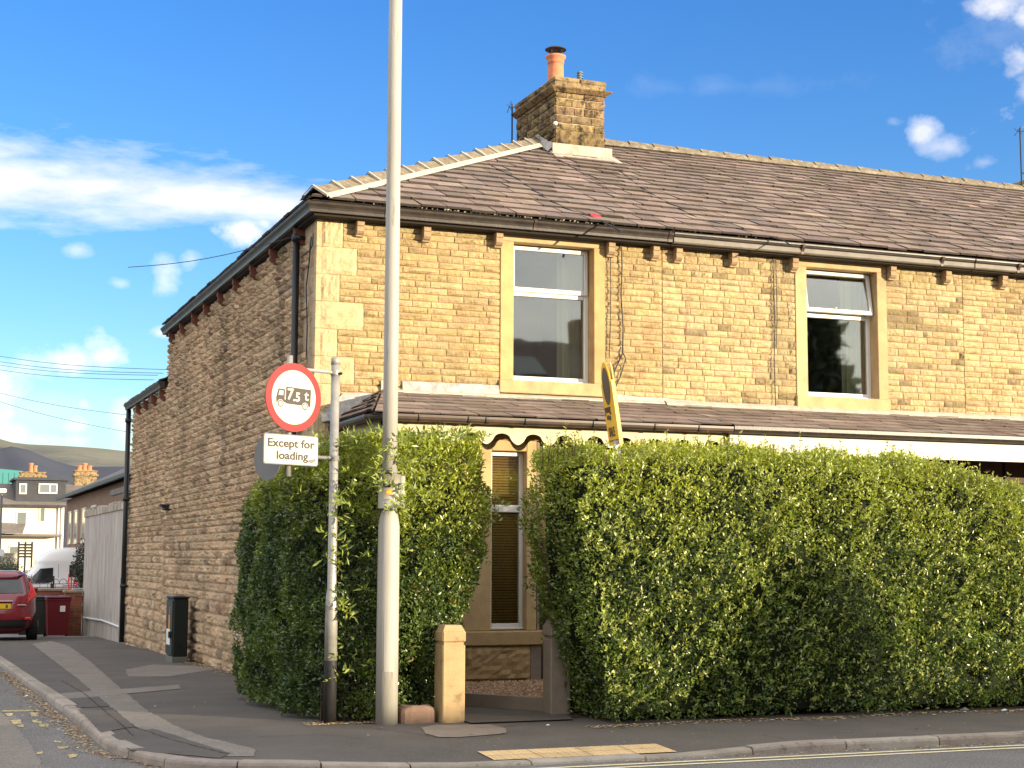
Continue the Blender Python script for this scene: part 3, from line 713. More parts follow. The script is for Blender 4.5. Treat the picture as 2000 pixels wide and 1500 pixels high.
def side_wall():
    zb = lambda y: gz(y)-.05
    mb = MB()
    mb.box(XW+.004, XW+.35, YW+.37, 27.9, -.5, EAVE_Z-.06); mb.box(XW+.006, XW+.35, 27.902, 32.35, -.6, 4.45)
    mb.box(XW+.36, 13, 27.7, 27.9, 2.0, EAVE_Z-.06); mb.box(XW+.36, 9, 32.0, 32.35, -.6, 4.45)
    mb.build('gable_wall', MAT['mortar_side'], house)
    st = MB()
    ch = lambda z: .165 if z < .75 else .125 if z < 1.7 else .098
    tn = lambda: (lambda k: (k*random.uniform(.97, 1.05), k*random.uniform(.97, 1.02), k*random.uniform(.93, 1.03)))(random.uniform(.8, 1.16) if random.random() > .03 else .55)
    qh = []; zz = EAVE_Z-.03
    i = 0
    while zz > -.1:
        wq = (.62, .36)[i % 2]; qh.append((YW+.05, YW+wq, zz-.32, zz)); zz -= .32; i += 1
    stones(st, (XW, 0, 0), (0, 1, 0), (-1, 0, 0), YW+.05, 27.9, -.36, EAVE_Z-.06, ch, (.18, .42), qh, relief=.046, joint=.013, tint=tn, nu=6, nz=4, rough=1.7, stain=side_stain)
    stones(st, (XW, 0, 0), (0, 1, 0), (-1, 0, 0), 27.9, 32.33, -.42, 4.45, ch, (.18, .42), (), relief=.046, joint=.013, tint=tn, nu=6, nz=4, rough=1.7, stain=side_stain)
    st.build('stone_facing', MAT['stone_side'], house)
    q = MB()
    for (a, b, c, d) in qh:
        stones(q, (XW, 0, 0), (0, 1, 0), (-1, 0, 0), a, b, c, d, 10, (b-a, b-a), relief=.010, nu=5, nz=4, zjit=0, tint=lambda: (random.uniform(.74, .88),)*3)
    q.build('quoin', MAT['stone_side'], house)
side_wall()
def roof():
    slope = (RZZ-EAVE_Z)/(RY-16.98); L = math.hypot(RY-16.98, RZZ-EAVE_Z); V = Vector((0, RY-16.98, RZZ-EAVE_Z))
    O = Vector((0, 16.98, EAVE_Z)); x_e = 4.16
    hipx = lambda v: x_e+v*((RY-16.98)/L)       # 45 degrees in plan
    base = MB()
    for par, xa, xb in ((house, x_e, XP), (nb, XP, 13.3), (far_t, 13.3, 22)):
        m = MB()
        xt = x_e+(RY-16.98) if par is house else xa
        if par is house:
            # hip: triangle to apex plus neighbour overlap
            ap = (x_e+(RY-16.98), RY, RZZ-.02)
            m.add([(x_e, 16.98, EAVE_Z-.02), (XP, 16.98, EAVE_Z-.02), (XP, RY-(ap[0]-XP), RZZ-.02-(ap[0]-XP)*slope)], [(0, 1, 2)])
            m.add([(x_e, 16.98, EAVE_Z-.02), ap, (x_e, 2*RY-16.98, EAVE_Z-.02)], [(0, 1, 2)])
            m.add([(x_e, 2*RY-16.98, EAVE_Z-.02), (XP, 2*RY-16.98, EAVE_Z-.02), (XP, RY+(ap[0]-XP), RZZ-.02-(ap[0]-XP)*slope)], [(0, 1, 2)])
            sl = MB()
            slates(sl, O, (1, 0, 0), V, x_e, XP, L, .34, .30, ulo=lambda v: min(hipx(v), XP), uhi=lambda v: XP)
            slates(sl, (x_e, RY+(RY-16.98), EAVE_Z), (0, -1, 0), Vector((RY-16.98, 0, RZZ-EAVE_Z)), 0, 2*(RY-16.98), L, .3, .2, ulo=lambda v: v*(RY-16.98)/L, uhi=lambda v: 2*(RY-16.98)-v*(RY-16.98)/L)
        else:
            ap = x_e+(RY-16.98)
            m.add([(xa, 16.98, EAVE_Z-.02), (xb, 16.98, EAVE_Z-.02), (xb, RY, RZZ-.02), (max(xa, ap), RY, RZZ-.02), (xa, RY-max(0, ap-xa), RZZ-.02-max(0, ap-xa)*slope)], [(0, 1, 2, 3, 4)])
            m.add([(xa, 27.6, EAVE_Z-.02), (max(xa, ap), RY, RZZ-.02), (xb, RY, RZZ-.02), (xb, 27.6, EAVE_Z-.02)], [(0, 1, 2, 3)])
            sl = MB()
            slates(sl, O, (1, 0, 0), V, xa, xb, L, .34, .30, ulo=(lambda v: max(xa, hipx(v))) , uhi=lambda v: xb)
        rf = m.build('roof', MAT['under'], par); sl.build('slate_covering', MAT['slate'], rf)
        par['_r'] = 0; del par['_r']
        globals()['ROOF_'+{id(house): 'H', id(nb): 'N', id(far_t): 'F'}[id(par)]] = rf
roof()
def ridge_run(par, A, B, side, n, leg=.19, cem=True):
    """angular ridge tiles laid from A to B with mortar joints"""
    A = Vector(A); B = Vector(B); D = (B-A); L = D.length; d = D.normalized()
    h = Vector((d.y, -d.x, 0)).normalized()             # to the right of travel (front side for the hip)
    up = h.cross(d); up = up if up.z > 0 else -up
    t = MB(); c = MB(); s = L/n
    for i in range(n):
        p = A+d*(s*i); q = A+d*(s*(i+1)-.012); lift = .012*random.random()+.01
        for (P0, P1, k) in ((p, q, 0),):
            top0 = P0+up*(.095+lift); top1 = P1+up*(.075+lift)
            r0 = P0+h*leg*.86-up*(.015); r1 = P1+h*leg*.82-up*.02; l0 = P0-h*leg*.86-up*.015; l1 = P1-h*leg*.82-up*.02
            th = up*-.02
            t.add([top0, top1, r1, r0, l1, l0, top0+th, top1+th, r1+th*.6, r0+th*.6, l1+th*.6, l0+th*.6],
                  [(0, 1, 2, 3), (0, 5, 4, 1), (3, 2, 8, 9), (0, 3, 9, 6), (0, 6, 11, 5), (1, 7, 8, 2), (1, 4, 10, 7), (4, 5, 11, 10)])
        if cem:
            # joint band
            w = .034
            top0 = p+up*(.112+lift); r0 = p+h*leg*.9; l0 = p-h*leg*.9
            c.add([top0-d*w*.5, top0+d*w*.5, r0+d*w*.5-up*.0, r0-d*w*.5, l0-d*w*.5, l0+d*w*.5, top0-up*.03-d*w*.5, top0-up*.03+d*w*.5, r0-up*.03+d*w*.5, r0-up*.03-d*w*.5],
                  [(0, 1, 2, 3), (0, 4, 5, 1), (3, 2, 8, 9), (0, 3, 9, 6), (1, 7, 8, 2)])
    t.build('ridge_tiles', MAT['ridge'], par)
    for sd in (1, -1):
        vs = []; m = 60
        for i in range(m+1):
            p = A+d*(L*i/m); wob = random.uniform(-.012, .012)
            vs += [p+h*sd*(leg*.80)+up*.012, p+h*sd*(leg*.86+(.042+wob if cem else .02+wob*.6))-up*(.045)]
        fs = [(2*i, 2*i+1, 2*i+3, 2*i+2) for i in range(m)]
        c.add([Vector(v) for v in vs], fs)
    c.build('ridge_mortar', MAT['cement'] if cem else MAT['ridge'], par)
apx = 4.16+(RY-16.98)
ridge_run(ROOF_H, (4.22, 17.04, EAVE_Z+.05), (apx-.35, RY-.35, RZZ-.12), 1, 16)
ridge_run(ROOF_N, (apx-.1, RY, RZZ+.02), (13.3, RY, RZZ+.02), 1, 9, .17, False)
ridge_run(ROOF_F, (13.3, RY, RZZ+.02), (22, RY, RZZ+.02), 1, 20, .17, False)
# gutters
GP = [(0, 0), (.0, .115), (.02, .12), (.115, .12), (.125, .105), (.118, .085), (.095, .055), (.085, .03), (.08, .0)]
def gutters():
    p = [(4.25, 27.75, EAVE_Z-.135), (4.25, 17.11, EAVE_Z-.135), (XP+.02, 17.11, EAVE_Z-.135)]
    mb = MB(); mb.sweep(p, [(-a, b) for a, b in GP][::-1] if False else GP)
    g = mb.build('gutter', MAT['gutter'], house)
    # inner board and union brackets
    b = MB(); b.sweep([(4.252, 27.75, EAVE_Z-.165), (4.252, 17.112, EAVE_Z-.165), (XP+.02, 17.112, EAVE_Z-.165)], [(-.2, 0), (0.02, 0), (.02, .028), (-.2, .028)]); b.sweep([(4.252, 27.75, EAVE_Z-.137), (4.252, 17.112, EAVE_Z-.137), (XP+.02, 17.112, EAVE_Z-.137)], [(-.03, 0), (-.002, 0), (-.002, .13), (-.03, .13)])
    b.build('soffit', MAT['under'], house)
    for x in (5.05, 6.9, 8.70):
        u = MB(); u.sweep([(x, 17.11, EAVE_Z-.138), (x+.035, 17.11, EAVE_Z-.138)], [(a*1.06+.003, z_*1.05) for a, z_ in GP]); u.build('gutter_union', MAT['gutter_brown'], g)
    # rear extension gutter
    e = MB(); e.sweep([(4.27, 32.6, 4.42), (4.27, 27.98, 4.42)], GP); e.build('gutter', MAT['gutter'], house)
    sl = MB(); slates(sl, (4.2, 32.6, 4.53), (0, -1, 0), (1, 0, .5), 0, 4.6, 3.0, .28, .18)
    r = MB(); r.quad((4.2, 32.6, 4.51), (4.2, 27.98, 4.51), (7, 27.98, 5.9), (7, 32.6, 5.9)); r.quad((7, 32.6, 5.9), (7, 27.98, 5.9), (9.8, 27.98, 4.51), (9.8, 32.6, 4.51))
    rr = r.build('rear_roof', MAT['under'], house); sl.build('slate_covering', MAT['slate'], rr)
    # neighbour: grey painted gutter under a dark lip
    for par, a, b_ in ((nb, XP+.03, 13.29), (far_t, 13.31, 22)):
        m = MB(); m.sweep([(a, 17.10, EAVE_Z-.145), (b_, 17.10, EAVE_Z-.145)], [(0, 0), (0, .07), (.088, .07), (.09, .015), (.075, 0)]); g1 = m.build('gutter', MAT['gutter_grey'], par)
        m = MB(); m.sweep([(a, 17.10, EAVE_Z-.072), (b_, 17.10, EAVE_Z-.072)], [(0, 0), (0, .055), (.115, .055), (.115, .035), (.10, .03), (.108, .012), (.095, 0)]); m.build('gutter_lip', MAT['gutter'], g1)
        m = MB(); m.box(a, b_, 17.09, 17.3, EAVE_Z-.165, EAVE_Z-.15); m.box(a, b_, 17.101, 17.12, EAVE_Z-.149, EAVE_Z-.005); m.build('soffit', MAT['under'], par)
        for x in ((10.6, 12.75) if par is nb else (14.0, 16)):
            m = MB(); m.sweep([(x, 17.10, EAVE_Z-.15), (x+.04, 17.10, EAVE_Z-.15)], [(a2*1.1, z2) for a2, z2 in GP]); m.build('gutter_union', MAT['gutter_brown'], g1)
    # debris along the slate edge
    m = MB()
    for k in range(150):
        x = random.choice([random.gauss(5.6, .5), random.gauss(6.9, .5), random.uniform(4.6, 10.2)]); s = random.uniform(.006, .017)
        if x < 4.5 or x > 10.4: continue
        y = random.uniform(17.0, 17.05); m.cyl((x, y, EAVE_Z+.012), (x+s*2, y, EAVE_Z+.014+s), s, s*.6, 5)
    m.build('moss_debris', MAT['cement'], g)['kind'] = 'stuff'
gutters()
def corbel(par, p, n, mat):
    """moulded bracket under the gutter at wall point p facing direction n"""
    p = Vector(p); n = Vector(n); t = Vector((-n.y, n.x, 0)); w = .085
    prof = [(0, 0), (.125, 0), (.125, -.065), (.11, -.075), (.115, -.085), (.12, -.13), (.095, -.155), (.06, -.17), (.065, -.185), (0, -.195)]
    mb = MB(); poly = [p+n*a+Vector((0, 0, b))-t*w/2 for a, b in prof]; mb.prism(poly, t*w); return mb.build('corbel', mat, par)
for x in (4.81, 5.62, 6.53, 8.01, 8.62): corbel(house, (x, YW-.004, EAVE_Z-.155), (0, -1, 0), MAT['corbel'])
for x in (8.94, 9.73, 10.62, 12.12, 13.0): corbel(nb, (x, YW-.004, EAVE_Z-.16), (0, -1, 0), MAT['corbel'])
for x in (13.93, 14.9, 16.8): corbel(far_t, (x, YW-.004, EAVE_Z-.16), (0, -1, 0), MAT['corbel'])
for y in (17.95, 19.3, 20.5, 21.65, 22.8, 23.95, 25.0, 26.15, 27.3): corbel(house, (XW, y, EAVE_Z-.155), (-1, 0, 0), MAT['corbel_red'])
for y in (28.2, 29.2, 30.2, 31.2): corbel(house, (XW, y, 4.40), (-1, 0, 0), MAT['corbel_red'])
def downpipe(par, x, y, z0, z1, collars, r=.042, mat='black'):
    mb = MB(); mb.cyl((x, y, z0), (x, y, z1), r, r, 12)
    for z in collars: mb.cyl((x, y, z-.04), (x, y, z+.04), r*1.35, r*1.35, 12); mb.box(x-.01, x+.09, y-.07, y+.07, z-.02, z+.02)
    return mb.build('drainpipe', MAT[mat], par, True)
downpipe(house, 4.235, 17.95, 0, 5.35, (5.2, 3.6, 1.8))
downpipe(house, 4.24, 32.45, gz(32.4)+.03, 4.42, (4.2, 2.6, .85), .05)
# windows -----------------------------------------------------------
def window(par, W, name_y=YW, open_top=False, lab=None):
    x0, x1, z0, z1 = W; Y = name_y
    s = MB(); k = (1, 1, 1)
    fr = MB(); yf = Y+.155; t = .055; d = .06; zt = z0+(z1-z0)*.645
    fr.bbox(x0, x0+t, yf, yf+d, z0, z1, .006); fr.bbox(x1-t, x1, yf, yf+d, z0, z1, .006)
    fr.bbox(x0+t, x1-t, yf, yf+d, z0+.012, z0+.012+t*1.1, .006); fr.bbox(x0+t, x1-t, yf, yf+d, z1-t*.9, z1, .006)
    fr.bbox(x0+t, x1-t, yf+.002, yf+d, zt-.03, zt+.03, .006); fr.bbox(x0-.0, x1+.0, yf-.05, yf+.02, z0-.006, z0+.022, .004)
    w = fr.build('window', MAT['upvc'], par)
    g = MB(); g.box(x0+t-.01, x1-t+.01, yf+.030, yf+.036, z0+.02, zt-.02); g.build('pane', MAT['glass'], w)
    # top light sash
    sa = MB(); b = .05; a0, a1, c0, c1 = x0+.02, x1-.02, zt+.02, z1-.015
    sa.bbox(a0, a0+b, -.03, .02, c0-c1, 0, .006); sa.bbox(a1-b, a1, -.03, .02, c0-c1, 0, .006); sa.bbox(a0+b, a1-b, -.03, .02, -b, 0, .006); sa.bbox(a0+b, a1-b, -.03, .02, c0-c1, c0-c1+b*1.1, .006)
    if open_top: sa.box((a0+a1)/2-.06, (a0+a1)/2-.045, -.04, .1, c0-c1+.06, c0-c1+.075)
    gl = MB(); gl.box(a0+b-.01, a1-b+.01, -.008, -.003, c0-c1+.03, -.03)
    so = sa.build('top_light', MAT['upvc'], w); go = gl.build('pane', MAT['glass'], w)
    ang = R(8.5) if open_top else 0
    for o in (so, go):
        me = o.data; me.transform(Matrix.Translation((0, yf+.0, c1)) @ Matrix.Rotation(-ang, 4, 'X'))
    l = MB(); l.bbox(x0-.17, x1+.15, Y-.022, Y+.18, z1, z1+.145, .008, k); l.build('lintel', MAT['ashlar'], w)
    l = MB(); l.bbox(x0-.185, x1+.16, Y-.05, Y+.16, z0-.16, z0-.005, .008, (.93, .9, .85)); l.build('sill', MAT['ashlar'], w)
    og = .93 if par is house else 1.0
    for a, b_, kk in ((x0-.17, x0, 1.05), (x1, x1+.15, .9)):
        l = MB(); l.bbox(a, b_, Y-.02, Y+.2, z0-.005, z1, .006, (kk, kk*.98*og, kk*.95*og*og*og)); l.build('jamb', MAT['ashlar'], w)
    r = MB(); r.quad((x0-.3, Y+.36, z0-.3), (x1+.3, Y+.36, z0-.3), (x1+.3, Y+2.4, z0-.3), (x0-.3, Y+2.4, z0-.3)); r.quad((x0-.3, Y+.36, z1+.2), (x0-.3, Y+2.4, z1+.2), (x1+.3, Y+2.4, z1+.2), (x1+.3, Y+.36, z1+.2))
    r.quad((x0-.3, Y+2.4, z0-.3), (x1+.3, Y+2.4, z0-.3), (x1+.3, Y+2.4, z1+.2), (x0-.3, Y+2.4, z1+.2)); r.quad((x0-.3, Y+.36, z0-.3), (x0-.3, Y+2.4, z0-.3), (x0-.3, Y+2.4, z1+.2), (x0-.3, Y+.36, z1+.2)); r.quad((x1+.3, Y+.36, z0-.3), (x1+.3, Y+.36, z1+.2), (x1+.3, Y+2.4, z1+.2), (x1+.3, Y+2.4, z0-.3))
    r.build('room', MAT['room'], w)
    cu = MB(); n = 36; vs = []
    cx0, cx1 = x1-.36, x1-.02
    for j in (0, 1):
        for i in range(n+1):
            u = i/n; vs.append((cx0+(cx1-cx0)*u+(.03 if j else 0)*u, Y+.30+.03*math.sin(u*28)+.012*math.sin(u*61), z0 if j == 0 else z1))
    cu.add(vs, [(i, i+1, n+2+i, n+1+i) for i in range(n)]); cu.build('curtain', MAT['curtain'], w, True)
    return w
window(house, W1); window(nb, W2, open_top=True)
# ------------------------------------------------------------------ chimney
def chimney():
    x0, x1, y0, y1 = 8.93, 9.73, 21.15, 22.75; zb, zt = 7.2, 8.44
    core = MB(); core.box(x0+.01, x1-.01, y0+.01, y1-.01, zb, zt+.04); c = core.build('chimney', MAT['mortar_side'], house)
    st = MB(); tn = lambda: (lambda k: (k, k*random.uniform(.95, 1.03), k*random.uniform(.85, 1.05)))(random.uniform(.65, 1.25))
    stones(st, (0, y0, 0), (1, 0, 0), (0, -1, 0), x0, x1, 7.86, zt, .115, (.16, .34), relief=.04, joint=.016, tint=tn, rough=1.5)
    stones(st, (0, y0, 0), (1, 0, 0), (0, -1, 0), x0, x1, 7.42, 7.86, .44, (.8, .8), relief=.05, nu=12, nz=8, tint=tn, rough=1.2, zjit=0)
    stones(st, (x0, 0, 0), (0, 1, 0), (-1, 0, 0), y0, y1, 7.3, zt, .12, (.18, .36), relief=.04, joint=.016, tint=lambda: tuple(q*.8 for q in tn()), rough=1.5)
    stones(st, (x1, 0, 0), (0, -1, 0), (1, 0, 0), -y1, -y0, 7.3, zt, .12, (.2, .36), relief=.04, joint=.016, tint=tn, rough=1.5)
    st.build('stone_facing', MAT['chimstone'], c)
    cp = MB()
    cp.sweep([(x0, y1, zt), (x0, y0, zt), (x1, y0, zt), (x1, y1, zt), (x0, y1, zt)], [(-.02, 0), (.03, 0), (.10, .05), (.105, .065), (.03, .085), (-.02, .085)], (.9, .85, .8))
    cp.box(x0-.02, x1+.02, y0-.02, y1+.02, zt+.075, zt+.17)
    for (xa, xb, ya, yb) in ((x0-.035, x0+.38, y0-.035, y0+.25), (x0+.40, x1+.03, y0-.03, y0+.25), (x0-.03, x0+.3, y0+.27, y0+.8), (x0-.035, x0+.3, y0+.82, y1+.02), (x1-.3, x1+.03, y0+.27, y1)):
        cp.bbox(xa, xb, ya, yb, zt+.165, zt+.235, .012, (random.uniform(.8, 1.2),)*3)
    cp.box(x0+.1, x1-.1, y0+.2, y1-.1, zt+.2, zt+.25)
    cp.build('chimney_cap', MAT['chimstone'], c)
    # pot with rain cowl
    px, py = x0+.21, y0+.50
    p = MB(); p.lathe((px, py, zt+.27), [(.145, 0), (.14, .03), (.125, .08), (.12, .30), (.122, .33), (.13, .335), (.13, .36), (.128, .40), (.155, .425), (.158, .455), (.13, .47), (.10, .47), (.10, .3)], 28)
    p.build('chimney_pot', MAT['pot'], c, True)
    k = MB()
    for i in range(4):
        a = .6+i*1.5708; k.cyl((px+.11*math.cos(a), py+.11*math.sin(a), zt+.66), (px+.11*math.cos(a), py+.11*math.sin(a), zt+.85), .006, n=6)
    k.lathe((px, py, zt+.825), [(.165, 0), (.168, .006), (.12, .035), (.05, .055), (.01, .06)], 28); k.build('cowl', MAT['cowl'], c)
    m = MB(); m.lathe((px, py, zt+.2), [(.26, 0), (.22, .05), (.15, .10)], 20); m.build('flaunching', MAT['cement'], c)
    v = MB(); vx, vy = x1-.16, y0+.55
    for i in range(5): v.lathe((vx, vy, zt+.36+i*.04), [(.05, 0), (.052, .012), (.035, .02)], 12)
    v.cyl((vx, vy, zt+.1), (vx, vy, zt+.55), .03, n=10); v.build('vent_cap', MAT['greenmetal'], c)
    # lead flashing
    f = MB(); sl = (RZZ-EAVE_Z)/(RY-16.98)
    zr = lambda y: EAVE_Z+(y-16.98)*sl
    f.box(x0-.09, x1+.09, y0-.10, y0-.07, zr(y0)-.06, zr(y0)+.15)
    f.add([(x0-.12, y0-.30, zr(y0-.30)+.035), (x1+.16, y0-.30, zr(y0-.30)+.035), (x1+.16, y0-.02, zr(y0)+.05), (x0-.12, y0-.02, zr(y0)+.05)], [(0, 1, 2, 3)])
    f.prism([(x0-.12, y0-.305, zr(y0-.3)+.02), (x1+.16, y0-.305, zr(y0-.3)+.02), (x1+.16, y0-.305, zr(y0-.3)+.036), (x0-.12, y0-.305, zr(y0-.3)+.036)], (0, .01, 0))
    f.build('flashing', MAT['leadlight'], c)
    f = MB(); n = 14; vs = []
    for i in range(n+1):
        y = y0-.05+(y1-.5-y0)*i/n; zz = zr(y) if (x0-4.16) > (y-16.98) else EAVE_Z+(x0-4.16)*sl
        vs += [(x0-.035, y, zz+.16+random.uniform(-.02, .02)), (x0-.14+random.uniform(-.02, .02), y, zz+.05)]
    f.add(vs, [(2*i, 2*i+1, 2*i+3, 2*i+2) for i in range(n)]); f.build('side_flashing', MAT['lead'], c)
    b = MB(); b.lathe((x0-.03, y0-.06, 7.93), [(.0, -.035), (.03, -.02), (.035, 0), (.03, .02), (.0, .035)], 12); b.cyl((x0-.03, y0-.06, 7.93), (x0+.02, y0, 7.93), .01, n=6); b.build('insulator', MAT['labelwhite'], c)
    return c
CH = chimney()
def aerial(name, base, h, lab, n=6, flip=1):
    x, y, z = base; t = thing(name, lab, 'aerial', base, 'television aerials')
    m = MB(); m.cyl((x, y, z), (x, y, z+h), .014, n=8); m.cyl((x, y, z+h*.28), (x+.18*flip, y, z+h*.28), .018, n=6); m.build('mast', MAT['wire'], t)
    m = MB(); d = Vector((.55*flip, -.15, .02)); m.cyl((x-.06*flip, y, z+h-.06), (x+d.x, y+d.y, z+h-.06), .008, n=6)
    for i in range(n):
        p = Vector((x-.05*flip, y, z+h-.06))+d*i/n*1.0
        m.cyl(p+Vector((.0, -.1, -.07)), p+Vector((0, .1, .07)), .005, n=5); m.cyl(p+Vector((0, -.1, .07)), p+Vector((0, .1, -.07)), .005, n=5)
    m.build('antenna', MAT['wire'], t); return t
pa = at(1000, 280, Y=22.9); aerial('tv_aerial', (pa.x, 22.9, 7.75), .98, 'thin television aerial on a mast strapped to the rear of the stone chimney', 3)
pb = at(1996, 372, Y=22.3); aerial('tv_aerial', (pb.x, 22.3, pb.z), 1.15, 'television aerial at the right edge of the photo above the roof ridge', 3)
# far chimney at right edge
m = MB(); pc = at(2012, 345, Y=22.6); m.bbox(pc.x-.02, pc.x+.9, 22.2, 23.4, 7.3, pc.z-.02, .02); cc = m.build('chimney', MAT['chimstone'], far_t)
# small things on the roof and wall
def roof_pt(px, py):
    sl = (RZZ-EAVE_Z)/(RY-16.98); d = ray(px, py); n = Vector((0, -sl, 1)); o = Vector((0, 16.98, EAVE_Z+.03)); t = (o-CAM).dot(n)/d.dot(n); return CAM+t*d
p = roof_pt(1163, 424); m = MB()
m.prism([p+Vector((-.06, 0, .02)), p+Vector((.0, .02, .05)), p+Vector((.07, .0, .02)), p+Vector((.05, -.02, -.02)), p+Vector((-.03, -.03, -.01))], (0, .03, .015))
tag(m.build('plastic_scrap', MAT['redscrap']), 'bright red plastic scrap lying on the roof slates above the corner house window', 'litter')
def cable(name, pts, r, lab, grp, par=None):
    m = MB(); m.tube(pts, r, 5); o = m.build(name, MAT['wire'], par)
    if lab: tag(o, lab, 'cable', grp)
    return o
def rp(lst, h=.004): return [roof_pt(a, b)+Vector((0, 0, h)) for a, b in lst]
cable('roof_cable', rp([(960, 325), (1010, 350), (1060, 385), (1110, 410), (1165, 428), (1213, 452)]), .012, 'black cable draped down the slates past the red scrap', 'cables on the roof')
cable('roof_cable', rp([(1195, 320), (1230, 350), (1265, 375), (1310, 400), (1360, 425), (1440, 447), (1530, 470), (1545, 480)]), .009, 'thin black cable crossing the slates from the chimney flashing to the next-door gutter', 'cables on the roof')
cable('roof_cable', rp([(1690, 365), (1800, 400), (1870, 430), (1930, 460), (2000, 488)]), .010, 'dark cable crossing the slates at the far right of the roof', 'cables on the roof')
wl = lambda L, y=YW-.045: [at(a, b, Y=y) for a, b in L]
m = MB(); m.tube(wl([(1213, 470), (1215, 520), (1213, 575), (1217, 640), (1216, 690), (1200, 725), (1196, 750)]), .009, 6); m.tube(wl([(1192, 480), (1193, 560), (1192, 640), (1190, 700)]), .006, 5); m.tube(wl([(1217, 690), (1222, 700), (1212, 735), (1200, 760)]), .008, 5); m.build('wall_cable', MAT['wire'], house)
m = MB(); m.tube(wl([(1512, 490), (1511, 560), (1514, 640), (1512, 700), (1515, 795)]), .007, 5); m.tube(wl([(1515, 500), (1518, 620), (1516, 680)]), .006, 5); m.build('wall_cable', MAT['wire'], nb)
m = MB(); sp = lambda L: [at(a, b, X=XW-.045) for a, b in L]; m.tube(sp([(608, 462), (603, 520), (598, 560), (600, 640), (598, 700)]), .008, 5); m.tube(sp([(590, 500), (604, 492), (610, 480), (612, 455)]), .007, 5); m.build('wall_cable', MAT['wire'], house)
m = MB(); q = at(325, 990, X=XW-.06); m.bbox(q.x-.06, q.x+.06, q.y-.12, q.y+.12, q.z-.06, q.z+.04, .01); m.cyl(q, q+Vector((-.12, -.15, .02)), .03, n=8); m.build('wall_lamp', MAT['black'], house)
